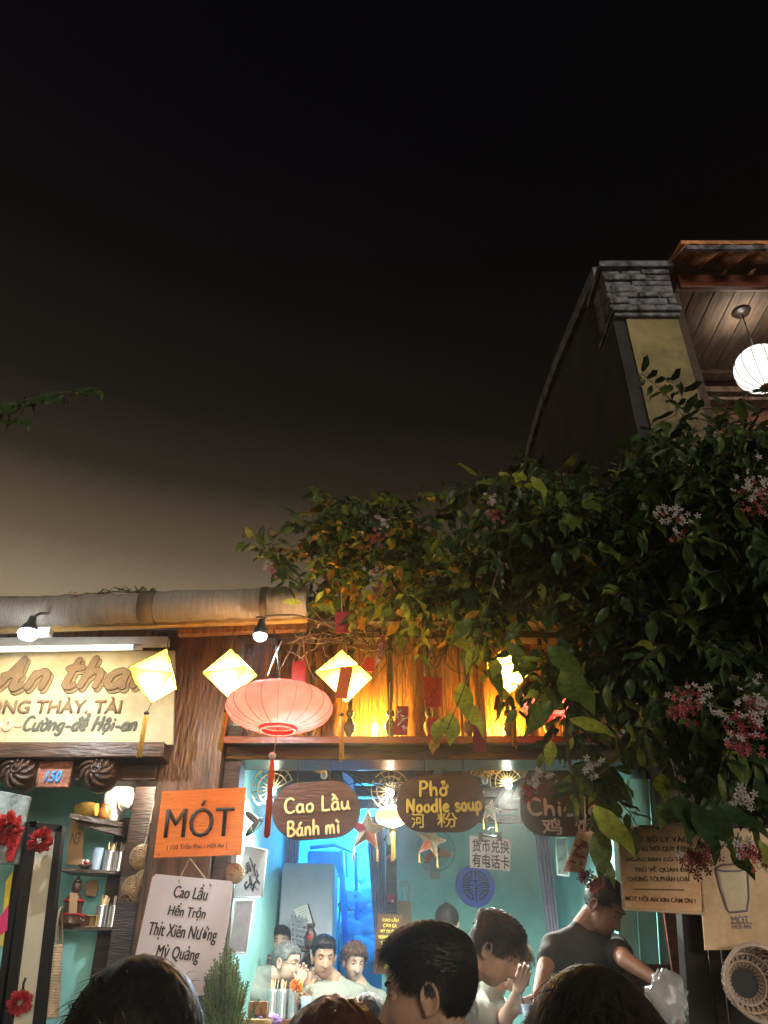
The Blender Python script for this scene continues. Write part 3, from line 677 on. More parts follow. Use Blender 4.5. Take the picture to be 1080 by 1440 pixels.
fan(549, 1066, 15, 4.95, 185, 355, 'unlit bamboo fan lamp with bare bulb between the oval signs', n=9)
fan(615, 1068, 15, 4.9, 180, 360, 'unlit bamboo fan above the word Phở', n=10, bulb=False)
fan(681, 1095, 20, 5.0, 20, 165, 'unlit bamboo fan lamp above the right edge of the Noodle soup sign', n=11)
fan(672, 1066, 18, 4.9, 185, 350, 'wide unlit bamboo fan close under the lintel', n=11, bulb=False)
fan(745, 1085, 15, 4.95, 60, 200, 'unlit bamboo fan beside the vine leaves', n=8, bulb=False)
wr = thing('wire_tangle', 'tangle of dark electric wires under the lintel between the oval signs', 'wires', P(510, 1090, 5.1))
for k in range(7):
    a = P(450 + k * 6, 1068 + k * 3, 5.1); b = P(560 + 22 * k, 1110 + random.uniform(-16, 14), 5.2)
    MB().tube([tuple(a.lerp(b, s) + Vector((0, 0, -.06 * math.sin(s * math.pi) * random.uniform(.3, 1.5)))) for s in np.linspace(0, 1, 9)], .004, 5).build('cable', 'wire', wr)

# ------------------------------------------------------------------ hanging signs
# orange board
OY = 4.25
t = thing('orange_sign', 'orange wooden sign reading MÓT with a street address', 'sign', P(280, 1204, OY))
pxplate(MB(), [(228, 1113), (346, 1107), (339, 1202), (216, 1206)], OY, .018).build('board', 'sign_orange', t)
[print_text('MÓT', 281 + q, 1151, 95, OY - .001 - q * .001 - .002, 'ink', t, h=49, rot=1.5, bold=-.004, depth=.0008) for q in (-.7, .7)]
print_text('| 150 Trần Phú - Hội An |', 277, 1190, 84, OY - .002, 'ink_brown', t, h=9, rot=2, bold=.012)
for q in ((236, 1117), (339, 1112), (224, 1201), (332, 1198)): MB().ball(P(*q, OY - .002), .0035, 8, 6).build('nail', 'steel_dark', t)
# white menu
WY = 4.1
t = thing('menu_board', 'white menu board headed Cao Lầu, hung under the orange sign', 'sign', P(255, 1380, WY))
pxplate(MB(), [(219, 1229), (325, 1239), (327, 1243), (322, 1290), (303, 1400), (180, 1400), (190, 1344), (214, 1234)], WY, .008).build('board', 'menu_white', t)
for s, cx, cy_, w, h in (('Cao Lầu', 269, 1253, 48, 20), ('Hến Trộn', 263, 1282, 53, 20), ('Thịt Xiên Nướng', 257, 1312, 97, 23), ('Mỳ Quảng', 250, 1342, 61, 22)):
    for q, dy in ((-.45, 0), (.45, .0009)): print_text(s, cx + q, cy_, w, WY - .001 - dy, 'ink', t, h=h, rot=-5, shear=.12, depth=.0004)
MB().tube([P(251, 1239, WY - .005), P(267, 1207, WY + .1), P(297, 1246, WY - .005)], .0035, 6).build('rope', 'rope', t)
# three oval boards
def oval(x0, y0, x1, y1, r, Y, label, m, rot, hang):
    t = thing('oval_sign', label, 'sign', P((x0 + x1) / 2, y1, Y), 'hanging oval menu boards')
    cx, cy_ = (x0 + x1) / 2, (y0 + y1) / 2; a = R(rot)
    pts = [(cx + (x - cx) * math.cos(a) + (y - cy_) * math.sin(a), cy_ - (x - cx) * math.sin(a) + (y - cy_) * math.cos(a)) for x, y in rrect(x0, y0, x1, y1, r, 7)]
    pxplate(MB(), pts, Y, .02).build('board', m, t, bevel=.003)
    for h in hang: MB().tube([P(h, y0 + 6, Y + .01), P(h + 2, y0 - 36, Y + .35)], .003, 5).build('cord', 'wire', t)
    return t
VY = 4.4
t = oval(382, 1099, 507, 1180, 40, VY, 'brown oval sign with cream brush lettering reading Cao Lầu Bánh mì', 'oval_brown', 4, (418, 464))
brush_text('Cao Lầu', 400, 1141, 492, 20, VY - .006, 'paint_cream', t, rot=4, w=.085)
brush_text('Bánh mì', 404, 1174, 478, 20, VY - .006, 'paint_cream', t, rot=4, w=.085)
t = oval(557, 1089, 683, 1170, 40, VY, 'brown oval sign with yellow lettering reading Phở Noodle soup', 'oval_brown', 0, (596, 650))
brush_text('Phở', 590, 1119, 630, 20, VY - .006, 'paint_yellow', t, rot=1, w=.09)
brush_text('Noodle', 572, 1142, 632, 18, VY - .006, 'paint_yellow', t, rot=1, w=.10)
brush_text('soup', 641, 1140, 678, 20, VY - .006, 'paint_yellow', t, rot=3, w=.09)
print_text('河', 588, 1154, 19, VY - .001, 'paint_yellow', t, h=20, bold=.01, depth=.004); print_text('粉', 629, 1153, 29, VY - .001, 'paint_yellow', t, h=20, bold=.01, depth=.004)
t = oval(731, 1092, 866, 1176, 38, VY - .1, 'grey brown oval sign with white lettering, half covered by vine flowers', 'oval_grey', -1, (765, 822))
brush_text('Chicken', 743, 1147, 862, 22, VY - .106, 'paint_white', t, rot=-1, w=.1)
print_text('鸡', 776, 1162, 28, VY - .101, 'paint_white', t, h=22, bold=.014, depth=.004); print_text('饭', 822, 1162, 26, VY - .101, 'paint_white', t, h=22, bold=.014, depth=.004)
# paper currency sign
t = thing('paper_notice', 'white paper notice with black Chinese characters clipped under a hanger', 'sign', P(690, 1224, 4.9))
pxplate(MB(), [(661, 1175), (718, 1181), (717, 1225), (661, 1220)], 4.9, .003).build('sheet', 'paper_white', t)
print_text('货币兑换', 690, 1190, 52, 4.898, 'ink', t, h=17, rot=-3, bold=.012); print_text('有电话卡', 690, 1211, 52, 4.898, 'ink', t, h=18, rot=-4, bold=.012)
MB().tube([P(675, 1174, 4.9), P(705, 1178, 4.9)], .007, 6).build('hanger', 'wire', t)
for q in (676, 703): pxplate(MB(), [(q - 3, 1170), (q + 3, 1170), (q + 3, 1182), (q - 3, 1182)], 4.89, .02).build('clip', 'wire', t)
MB().tube([P(690, 1175, 4.9), P(690, 1166, 4.9), P(694, 1164, 4.9)], .003, 5).build('hook', 'wire', t)
MB().tube([P(700, 1174, 4.9), P(702, 1120, 4.95)], .002, 5).build('cord', 'wire', t); MB().tube([P(678, 1174, 4.9), P(690, 1163, 4.92)], .002, 5).build('cord', 'wire', t)
# brown hanging menu by the door
t = thing('brown_menu', 'narrow dark brown menu panel with small yellow lettering beside the doorway', 'sign', P(545, 1369, 5.6))
pxplate(MB(), [(531, 1284), (566, 1287), (565, 1372), (525, 1369)], 5.6, .015).build('board', 'menu_brown', t)
for i, s in enumerate(('CAO LẦU', 'CƠM GÀ', 'MỲ QUẢNG', 'HOÀNH THÁNH', 'BÁNH MÌ', 'BÁNH XÈO', 'BÚN', 'NEM', 'CHÈ')):
    print_text(s, 549 - i * .5, 1293 + i * 8.2, min(30, 3.2 * len(s)), 5.598, 'paint_yellow', t, h=5.6, bold=.02, rot=-2)
MB().tube([P(535, 1285, 5.6), P(547, 1274, 5.62), P(561, 1287, 5.6)], .003, 5).build('cord', 'wire', t)
# rusty notice on the right
RY = 3.3
t = thing('rusty_notice', 'rust stained cream notice with Vietnamese capitals hanging below the vine', 'sign', P(930, 1283, RY))
pxplate(MB(), [(869, 1166), (984, 1156), (990, 1285), (877, 1278)], RY, .012).build('board', 'rust_sign', t)
for a, b in (((869, 1166), (984, 1156)), ((984, 1156), (990, 1285)), ((990, 1285), (877, 1278)), ((877, 1278), (869, 1166))):
    MB().tube([P(*a, RY - .002), P(*b, RY - .002)], .006, 5).build('rim', 'rust_edge', t)
for i, (s, cx, w) in enumerate((('HÃY BỎ LY VÀO', 926, 86), ('ĐÚNG NƠI QUY ĐỊNH', 930, 88), ('HOẶC BẠN CÓ THỂ', 924, 86), ('TRỞ VỀ QUÁN ĐỂ', 930, 76), ('CHÚNG TÔI PHÂN LOẠI', 926, 86), ('MÓT HỘI AN XIN CẢM ƠN !', 929, 98))):
    cy_ = 1179 + i * 14.3 if i < 5 else 1265
    print_text(s, cx, cy_, w, RY - .003, 'ink_brown', t, h=9.5, bold=.006, rot=0 if i < 5 else -2)
print_text('-----------------------', 927, 1251, 70, RY - .003, 'ink_brown', t, h=1.5, rot=-1)
MB().tube([P(888, 1165, RY), P(896, 1135, RY + .05)], .002, 5).build('cord', 'rope', t)
# tan poster with a drawn cup
PY_ = 3.45
t = thing('tan_poster', 'tan poster with a drawn drinking cup, right of the rusty notice', 'poster', P(1050, 1336, PY_))
pxplate(MB(), [(978, 1165), (1150, 1165), (1160, 1336), (992, 1336)], PY_, .01).build('sheet', 'poster_tan', t)
def pen(pts, Y, m, parent, r=.0022, name='pencil_line'): return MB().tube([P(x, y, Y) for x, y in pts], r, 6, flat=.3).build(name, m, parent)
pxplate(MB(), [(1009, 1221), (1050, 1222), (1052, 1281), (1025, 1283)], PY_ - .003, .002).build('cup_drawing', 'cup_paint', t)
pen([(1006, 1221), (1013, 1250), (1022, 1278), (1026, 1283), (1050, 1281), (1053, 1262), (1051, 1223)], PY_ - .004, 'pencil', t, .004)
pen([(1006, 1221), (1015, 1216), (1040, 1215), (1051, 1222), (1038, 1225), (1015, 1225), (1006, 1221)], PY_ - .004, 'pencil', t, .0035)
pen([(1032, 1215), (1037, 1180), (1039, 1171)], PY_ - .004, 'pencil', t, .003); pen([(1037, 1215), (1042, 1176)], PY_ - .004, 'pencil', t, .003)
print_text('MÓT', 1041, 1292, 24, PY_ - .003, 'pencil', t, h=12); print_text('HOI AN', 1043, 1303, 26, PY_ - .003, 'pencil', t, h=6); pen([(1028, 1298), (1058, 1298)], PY_ - .004, 'pencil', t, .0015)
# number plate
t = thing('number_plate', 'terracotta house number plate with blue figures 150 between two carved bosses', 'number plate', P(75, 1108, 4.5))
pxplate(MB(), [(55, 1071), (103, 1070), (97, 1108), (49, 1108)], 4.5, .02).build('plate', 'terracotta', t, bevel=.003)
print_text('150', 75, 1092, 24, 4.497, 'blue_paint', t, h=16, bold=.03, shear=.2, depth=.006)
mb = MB()
for a, b in (((57, 1073), (101, 1072)), ((101, 1072), (96, 1106)), ((96, 1106), (51, 1106)), ((51, 1106), (57, 1073))): mb.tube([P(*a, 4.498), P(*b, 4.498)], .006, 6)
for k in range(7): mb.ball(P(60 + k * 6, 1078 - (3 - abs(k - 3)), 4.498), .008, 8, 6)
mb.build('relief_border', 'terracotta', t)

# ------------------------------------------------------------------ red tags hanging in the vine
def tagc(pts, Y, m, label, cord, m2=None):
    t = thing('hanging_tag', label, 'tag', P(*pts[2], Y), 'red lucky tags hung in the vine')
    pxplate(MB(), pts, Y, .004).build('card', m, t)
    MB().tube([P(*cord[0], Y + .002), P(*cord[1], Y + .02)], .0028, 5).build('cord', 'rope', t)
    if m2:
        mb = MB(); (xa, ya), (xb, yb_), (xc, yc), (xd, yd) = pts
        for k in range(9):
            u, v = random.uniform(.15, .8), random.uniform(.12, .85)
            x = (xa * (1 - u) + xb * u) * (1 - v) + (xd * (1 - u) + xc * u) * v; y = (ya * (1 - u) + yb_ * u) * (1 - v) + (yd * (1 - u) + yc * u) * v
            q = [P(x + random.uniform(-5, 5), y + random.uniform(-5, 5), Y - .001) for _ in range(4)]; mb.tube(q, .0035, 5, flat=.4)
        mb.build('printed_flourish', m2, t)['kind'] = 'stuff'
tagc([(471, 861), (491, 860), (491, 890), (472, 890)], 3.6, 'red_card', 'plain red tag among the leaves above the twigs', ((481, 860), (480, 835)))
tagc([(411, 932), (429, 927), (429, 961), (410, 963)], 4.3, 'red_card', 'plain red card above the pink lantern', ((420, 929), (424, 885)))
tagc([(479, 937), (497, 938), (488, 983), (470, 981)], 3.7, 'orange_card', 'orange red tag in front of a yellow diamond lantern', ((489, 937), (486, 900)))
tagc([(508, 925), (527, 925), (526, 945), (508, 943)], 4.2, 'red_card', 'dark red tag right of the yellow diamond lantern', ((517, 925), (515, 890)))
tagc([(533, 894), (541, 892), (535, 930), (528, 936)], 3.6, 'gold_print', 'narrow tag printed red and white below the vine', ((538, 893), (540, 870)), 'red_card')
tagc([(558, 993), (575, 993), (573, 1034), (553, 1033)], 3.9, 'red_card', 'red and silver tag on a long twisted cord', ((566, 993), (566, 935)), 'paint_white')
tagc([(595, 951), (622, 953), (620, 994), (598, 995)], 4.1, 'red_card', 'wide deep red tag with faint gold print', ((608, 952), (606, 890)), 'red_cloth')
tagc([(602, 1009), (617, 1009), (616, 1047), (601, 1046)], 4.1, 'red_card', 'narrow red tag near the rail left of the hanging leaves', ((610, 1009), (610, 990)))
tagc([(665, 1018), (682, 1019), (684, 1058), (665, 1057)], 3.8, 'pink_card', 'crimson tag hanging below the lighted vine leaves', ((671, 1018), (669, 970)))
tagc([(697, 978), (708, 974), (705, 1000), (694, 998)], 3.8, 'red_card', 'small dark red tag under the lantern in the leaves', ((702, 976), (704, 950)))
tagc([(812, 1170), (834, 1169), (822, 1226), (792, 1226)], 2.75, 'gold_print', 'large gold and red patterned tag below the vine', ((823, 1169), (822, 1120)), 'red_card')
tagc([(547, 1008), (548, 995), (548, 1035), (547, 1035)], 3.95, 'gold_print', 'thin tag edge seen sideways against the planks', ((548, 995), (548, 960)))
# slim white stick by the pink lantern
t = thing('hanging_stick', 'thin white metal stick hanging slantwise above the pink lantern', 'stick', P(377, 950, 3.8))
MB().tube([P(376, 950, 3.8), P(386, 925, 3.8), P(396, 902, 3.85)], .004, 6).build('stick', 'metal_white', t)
MB().tube([P(396, 902, 3.85), P(398, 885, 3.9)], .001, 5).build('thread', 'wire', t)
# stars
def star(cx, cy_, r_px, Y, rot, label, cols):
    t = thing('star_lantern', label, 'star lantern', P(cx, cy_ + r_px, Y), 'hanging star lanterns'); O = P(cx, cy_, Y); k = S(cy_, Y) * r_px
    pts = [(O + Vector((math.sin(R(rot) + i * math.pi / 5), 0, math.cos(R(rot) + i * math.pi / 5))) * k * (1 if i % 2 == 0 else .42)) for i in range(10)]
    for i in range(10):
        a, b = pts[i], pts[(i + 1) % 10]
        for s in (-1, 1): MB().add([a, b, O + Vector((0, s * k * .28, 0))], [(0, 1, 2)]).build('star_facet', cols[(i + 1) // 2 % len(cols)], t)
    mb = MB()
    for i in range(10): mb.tube([pts[i], pts[(i + 1) % 10]], .002, 5)
    mb.build('frame', 'gold_print', t); MB().tube([pts[0], pts[0] + Vector((0, 0, .25))], .0015, 5).build('cord', 'wire', t)
    for i in (4, 6): MB().tube([pts[i], pts[i] - Vector((0, 0, .07))], [.002, .008], 6).build('tassel', 'tassel_yellow', t)
    return t
star(516, 1168, 28, 4.95, 4, 'star lantern with cream, pink and orange points beside the Cao Lầu sign', ['star_cream', 'star_cream', 'star_orange', 'star_cream', 'star_pink'])
star(606, 1183, 22, 5.9, 14, 'cream and orange star lantern under the Noodle soup sign', ['star_cream', 'star_cream', 'star_cream', 'star_orange', 'star_cream'])
star(690, 1140, 15, 5.6, 12, 'cream star lantern behind the right end of the Noodle soup sign', ['star_cream'])

# ------------------------------------------------------------------ left bay: shelves and what stands on them
SY = 5.0
sh = thing('wall_shelves', 'dark wooden wall shelf unit with three boards on the turquoise wall', 'shelf', P(140, 1310, 5.2))
def shelf(x0, y0, x1, y1, Ya, Yb, th=4, dep=.2):
    a, b = P(x0, y0, Ya), P(x1, y1, Yb); a.z = b.z = (a.z + b.z) / 2; d = Vector((0, dep, 0)); h = Vector((0, 0, -th * .0046))
    MB().prism([a, b, b + d, a + d], h).build('shelf_board', 'dark_wood', sh); return a, b
T1 = shelf(99, 1142, 196, 1162, 4.75, 5.15, 6); T2 = shelf(84, 1220, 188, 1226, 4.9, 5.1, 4); T3 = shelf(84, 1303, 173, 1303, 4.95, 5.05, 4)
MB().prism([P(99, 1148, 4.8), P(196, 1168, 5.15), P(196, 1182, 5.15), P(150, 1172, 5.0), P(112, 1160, 4.85)], (0, .02, 0)).build('shelf_bracket', 'dark_wood', sh)
MB().box2((P(148, 1250, 5.2).x, 5.2, .4), (P(183, 1250, 5.2).x, 5.3, P(150, 1150, 5.2).z)).build('upright', 'dark_wood', sh)
def onshelf(A, x, off=.06):   # place on a board under pixel column x
    a, b = A
    for t in np.linspace(-.1, 1.1, 121):
        p = a.lerp(b, t) + Vector((0, off, 0))
        yw = p.y * ct + (p.z - CAMZ) * st
        if 540 + p.x / yw * F >= x: return p
    return b + Vector((0, off, 0))
can0 = None
def can(p, label, tall=.115, parent=None, group='tin cans of chopsticks'):
    t = thing('chopstick_can', label, 'can', p, group); r = .036
    prof = [(r, 0), (r, .006)]
    for k in range(8): prof += [(r, .012 + k * tall / 9), (r * .95, .018 + k * tall / 9)]
    prof += [(r, tall), (r * .93, tall), (r * .93, .01)]
    MB().lathe(p, prof, 20).build('tin', 'tin', t)
    for k in range(16):
        g = random.uniform(0, math.tau); q = random.uniform(0, .026); a = p + Vector((math.cos(g) * q * .6, math.sin(g) * q * .6, .012)); b = p + Vector((math.cos(g) * q * 1.25, math.sin(g) * q * 1.25, tall + random.uniform(.028, .055)))
        MB().tube([a, b], .0032, 5).build('chopstick', 'bamboo_pale' if k % 3 else 'bamboo', t)
    return t
can(onshelf(T2, 151), 'can of chopsticks on the middle shelf, nearest the little brown bowl'); can(onshelf(T2, 165), 'can of chopsticks at the outer end of the middle shelf')
can(onshelf(T3, 139), 'can of chopsticks on the lowest shelf, beside the small gold box'); can(onshelf(T3, 157), 'can of chopsticks at the outer end of the lowest shelf')
p = onshelf(T2, 133, .1); t = thing('glass_tumbler', 'pale glass tumbler behind the cans on the middle shelf', 'glass', p); MB().lathe(p, [(.03, 0), (.035, .13), (.032, .13), (.028, .01)], 16).build('glass', 'bag_clear_blue', t)
# ceramics on top
p = onshelf(T1, 124); t = thing('ceramic_jar', 'ochre ceramic jar lying on the top shelf', 'jar', p, 'ceramic jars on the top shelf')
MB().lathe(p + Vector((-.09, .0, .045)), [(.01, 0), (.036, .01), (.044, .05), (.044, .10), (.036, .125), (.036, .135)], 20, (1, 0, 0), closed=True).build('body', 'ceramic_yellow', t)
p = onshelf(T1, 143); t = thing('ceramic_jar', 'reddish brown ceramic jar between the ochre and the white one', 'jar', p, 'ceramic jars on the top shelf')
MB().lathe(p, [(.03, 0), (.042, .02), (.044, .05), (.03, .075), (.034, .085)], 20, closed=True).build('body', 'ceramic_brown', t); MB().lathe(p + Vector((0, 0, .086)), [(.036, 0), (.02, .012), (.006, .016)], 16, closed=True).build('lid', 'ceramic_brown', t)
p = onshelf(T1, 156); t = thing('ceramic_jar', 'small cream ceramic pot beside the brown jar', 'jar', p, 'ceramic jars on the top shelf')
MB().lathe(p, [(.02, 0), (.03, .01), (.032, .035), (.022, .05), (.03, .062), (.03, .072), (.024, .072)], 20, closed=True).build('body', 'ceramic_white', t)
# hat
p = P(172, 1123, 5.05); t = thing('pith_helmet', 'pale grey pith helmet hanging on the wall above the top shelf', 'hat', P(172, 1150, 5.05))
ax = Vector((1, -.35, -.08)).normalized()
MB().lathe(p, [(.135, -.03), (.128, -.012), (.085, .01), (.075, .03), (.062, .075), (.035, .10), (.0, .108)], 28, ax).build('crown_and_brim', 'hat_cloth', t)
MB().lathe(p, [(.078, .016), (.08, .018), (.079, .034), (.076, .034)], 28, ax).build('band', 'hat_cloth', t); MB().ball(p + ax * .11, .012).build('button', 'hat_cloth', t)
# brown card N3
t = thing('brown_card', 'tall brown card marked N3 leaning at the back of the middle shelf', 'card', P(105, 1217, 5.05))
pxplate(MB(), [(100, 1151), (118, 1155), (115, 1217), (93, 1215)], 5.05, .012).build('card', 'card_brown', t); print_text('N3', 106, 1179, 13, 5.048, 'ink_brown', t, h=16, rot=-2)
p = onshelf(T2, 118, .02); t = thing('snack_bowl', 'little dark bowl heaped with white and red sweets', 'bowl', p)
MB().lathe(p, [(.015, 0), (.02, .004), (.045, .022), (.04, .022), (.0, .012)], 18).build('bowl', 'choco', t)
for k in range(10):
    MB().ball(p + Vector((random.uniform(-.02, .02), random.uniform(-.02, .02), .026 + random.uniform(0, .025))), .010, 8, 6).build('sweet', 'paint_white' if k % 2 else 'red_cloth', t)
# statue in red
p = onshelf(T3, 97, .05); t = thing('deity_figurine', 'dark seated figurine with red collar and a hanging paper strip', 'figurine', p)
MB().lathe(p, [(.07, 0), (.075, .02), (.055, .07), (.05, .10), (.055, .13), (.035, .165), (.02, .175)], 18, closed=True).build('robe', 'statue_dark', t); MB().ball(p + Vector((0, 0, .205)), (.03, .03, .036)).build('head', 'statue_dark', t)
MB().lathe(p + Vector((0, 0, .125)), [(.045, 0), (.06, .0), (.056, .014), (.04, .014)], 18).build('collar', 'red_cloth', t); MB().lathe(p + Vector((0, 0, .055)), [(.056, 0), (.064, .0), (.062, .012), (.05, .012)], 18).build('sash', 'red_cloth', t)
MB().lathe(p + Vector((0, 0, .235)), [(.022, -.004), (.028, 0), (.012, .016), (.004, .03)], 12, closed=True).build('cap', 'statue_dark', t)
pxplate(MB(), [(98, 1255), (109, 1256), (108, 1284), (97, 1284)], 4.93, .002).build('paper_strip', 'card_brown', t)
p = onshelf(T3, 105, .02); t = thing('red_box', 'low dark red box with white garland print', 'box', p); MB().box(p + Vector((0, .04, .026)), (.10, .08, .052)).build('box', 'statue_dark', t); MB().box(p + Vector((0, .04, .056)), (.105, .085, .008)).build('rim', 'red_cloth', t)
for k in range(6): MB().ball(p + Vector((-.04 + k * .016, -.002, .038 - .006 * (k % 2))), .004, 6, 4).build('dot', 'paint_white', t)
p = onshelf(T3, 126, .02); t = thing('gold_box', 'small open gold box on the lowest shelf beside the cans', 'box', p)
for q in ((-.03, .03, .03, .004, .06, .06), (.03, .03, .03, .004, .06, .06), (0, .03, .002, .056, .06, .004), (0, .03, .058, .056, .06, .004), (0, .06, .03, .056, .003, .052)):
    MB().box(p + Vector(q[:3]), q[3:]).build('side', 'bamboo', t)
t = thing('paper_bag', 'small brown paper bag pinned to the turquoise wall', 'bag', P(127, 1262, 5.4)); pxplate(MB(), [(120, 1239), (135, 1237), (137, 1248), (134, 1261), (121, 1259), (118, 1246)], 5.3, .03).build('bag', 'card_brown', t, bevel=.004)
# woven long bag
t = thing('straw_bag', 'tall woven straw bag hanging by long handles beside the scroll frame', 'bag', P(72, 1432, 4.55))
mb = MB(); rows_ = 26
for i in range(rows_):
    f_ = i / (rows_ - 1); y = 1331 + f_ * 98; xl = 62 - 10 * f_; xr = 86 - 5 * f_; th = .012
    mb.tube([P(xl + .0, y, 4.55), P((xl + xr) / 2, y + 1, 4.50), P(xr, y, 4.55), P((xl + xr) / 2, y, 4.60), P(xl, y, 4.55)], .0095, 6)
mb.build('woven_body', 'bamboo_pale', t)
pxplate(MB(), [(62, 1332), (86, 1332), (81, 1429), (53, 1429)], 4.56, .02).build('lining', 'rattan', t)
for x, y0 in ((64, 1276), (73, 1271), (79, 1276)): MB().tube([P(x - 1, 1333, 4.53), P(x + 1, 1300, 4.53), P(x + 4, y0 + 4, 4.55), P(x + 8, y0 - 1, 4.58), P(x + 9, 1333, 4.58)], .0045, 6).build('handle', 'bamboo_pale', t)
# scroll frame and red pompoms
t = thing('scroll_frame', 'black lacquer frame with a long cream scroll panel', 'frame', P(40, 1438, 4.4))
pxplate(MB(), [(52, 1160), (86, 1166), (44, 1450), (2, 1450)], 4.42, .02).build('scroll', 'cream_scroll', t)
for pts in ([(40, 1155), (52, 1154), (14, 1450), (-4, 1450)], [(78, 1166), (88, 1160), (58, 1450), (44, 1450)], [(40, 1155), (88, 1160), (86, 1170), (42, 1163)], [(28, 1160), (38, 1156), (2, 1450), (-12, 1450)]):
    pxplate(MB(), pts, 4.39, .05).build('frame_bar', 'black_lacquer', t)
pen([(36, 1375), (33, 1383), (32, 1392)], 4.415, 'ink', t, .006, 'brush_mark')
t = thing('dark_plaque', 'worn dark plaque at the street end of the bay', 'plaque', P(10, 1190, 4.35)); pxplate(MB(), [(-30, 1106), (42, 1120), (32, 1160), (24, 1215), (-30, 1215)], 4.36, .03).build('panel', 'picture_grey', t, bevel=.004)
def pom(px, py, Y, r, label):
    t = thing('red_pompom', label, 'decoration', P(px, py, Y), 'red cloth pompoms'); mb = MB(); c = P(px, py, Y)
    for k in range(110):
        d = Vector((random.gauss(0, 1), random.gauss(0, 1), random.gauss(0, 1))).normalized(); a = d.orthogonal().normalized() * r * random.uniform(.12, .34); b = d.cross(a)
        mb.add([c + d * r * .3, c + d * r * random.uniform(.7, 1.1) + a, c + d * r * random.uniform(.9, 1.35) + b * .6, c + d * r * random.uniform(.7, 1.1) - a], [(0, 1, 2, 3)])
    mb.build('petals', 'red_cloth', t); return t
pom(10, 1165, 4.3, .075, 'red cloth pompom over the worn dark plaque'); pom(57, 1182, 4.3, .058, 'red cloth pompom on top of the scroll frame'); pom(28, 1410, 4.33, .05, 'red cloth pompom at the foot of the scroll frame')
tagc([(12, 1172), (30, 1176), (18, 1211), (8, 1210)], 4.29, 'red_card', 'red card hanging from the pompom over the dark plaque', ((20, 1174), (22, 1160)), 'red_cloth')
t = thing('pennant', 'small yellow and pink pennant at the edge of the bay', 'pennant', P(8, 1290, 4.38)); pxplate(MB(), [(18, 1225), (8, 1240), (0, 1330), (4, 1330)], 4.38, .003).build('yellow_stripe', 'yellow_cloth', t); pxplate(MB(), [(12, 1272), (-8, 1300), (-4, 1318), (10, 1308)], 4.375, .003).build('pink_patch', 'pink_card', t)
# rattan balls
def rball(px, py, r, Y, label, n=26):
    t = thing('rattan_ball', label, 'decoration', P(px, py + 20, Y), 'woven rattan balls'); c = P(px, py, Y); mb = MB()
    for k in range(n):
        ax_ = Vector((random.gauss(0, 1), random.gauss(0, 1), random.gauss(0, 1))).normalized(); o = ax_.orthogonal().normalized(); o2 = ax_.cross(o); h = random.uniform(-.5, .5) * r; q = math.sqrt(r * r - h * h)
        mb.tube([c + ax_ * h + (o * math.cos(s) + o2 * math.sin(s)) * q for s in np.linspace(0, math.tau, 17)], .0036, 5, cap=False)
    mb.build('weave', 'rattan', t); MB().tube([c + Vector((0, 0, r)), c + Vector((.02, 0, r + .2))], .002, 5).build('cord', 'rope', t); MB().ball(c, r * .8).build('inner_paper', 'card_brown', t)
rball(200, 1206, .068, 4.75, 'round rattan ball hanging beside the orange sign', 34); rball(190, 1250, .07, 4.72, 'lower rattan ball with open hexagon weave'); rball(205, 1240, .065, 4.7, 'rattan ball tucked behind the white menu board'); rball(330, 1228, .05, 4.5, 'small rattan ball right of the orange sign', 34)
t = thing('red_berries', 'sprig of red berries beside the rattan balls', 'berries', P(176, 1264, 4.8)); 
for k in range(12): MB().ball(P(170 + random.uniform(0, 14), 1256 + random.uniform(0, 9), 4.8), .008, 8, 6).build('berry', 'red_cloth', t)
MB().tube([P(168, 1262, 4.8), P(185, 1258, 4.8)], .002, 5).build('twig', 'rope', t)
# frames behind
def picture(pts, Y, m, label, fr='dark_wood', name='picture'):
    t = thing(name, label, 'picture', P(*pts[2], Y)); pxplate(MB(), pts, Y, .015).build('sheet', m, t)
    for i in range(4): MB().tube([P(*pts[i], Y - .003), P(*pts[(i + 1) % 4], Y - .003)], .007, 4).build('frame_bar', fr, t)
    return t
picture([(212, 1122), (228, 1124), (222, 1160), (207, 1158)], 5.0, 'cream_scroll', 'small cream picture between the hat and the orange sign')
pic = picture([(345, 1190), (375, 1196), (368, 1262), (328, 1262)], 4.95, 'ink_paper', 'white ink painting of figures on the turquoise side wall', 'paper_white')
for k in range(16):
    x, y = random.uniform(346, 366), random.uniform(1205, 1252); pen([(x, y), (x + random.uniform(-4, 4), y + random.uniform(3, 9)), (x + random.uniform(-5, 5), y + random.uniform(6, 14))], 4.94, 'ink', pic, random.uniform(.002, .007), 'ink_stroke')
picture([(331, 1268), (357, 1266), (345, 1340), (320, 1340)], 4.9, 'grey_scroll', 'blurred grey blue picture panel under the ink painting', 'paper_white')
t = thing('hanging_slippers', 'pair of dark sandals hanging on the turquoise side wall', 'sandals', P(355, 1180, 4.75))
for (a, b) in (((345, 1142), (366, 1158)), ((345, 1176), (370, 1150))):
    A_, B_ = P(*a, 4.75), P(*b, 4.75); M_ = (B_ - A_).to_track_quat('Z', 'Y').to_matrix(); MB().ball((A_ + B_) / 2, (.035, .02, (B_ - A_).length / 2), 16, 10, M_).build('sandal', 'black_lacquer', t)
MB().tube([P(352, 1160, 4.72), P(356, 1172, 4.70), P(366, 1156, 4.72)], .005, 6).build('strap', 'turquoise_green', t)

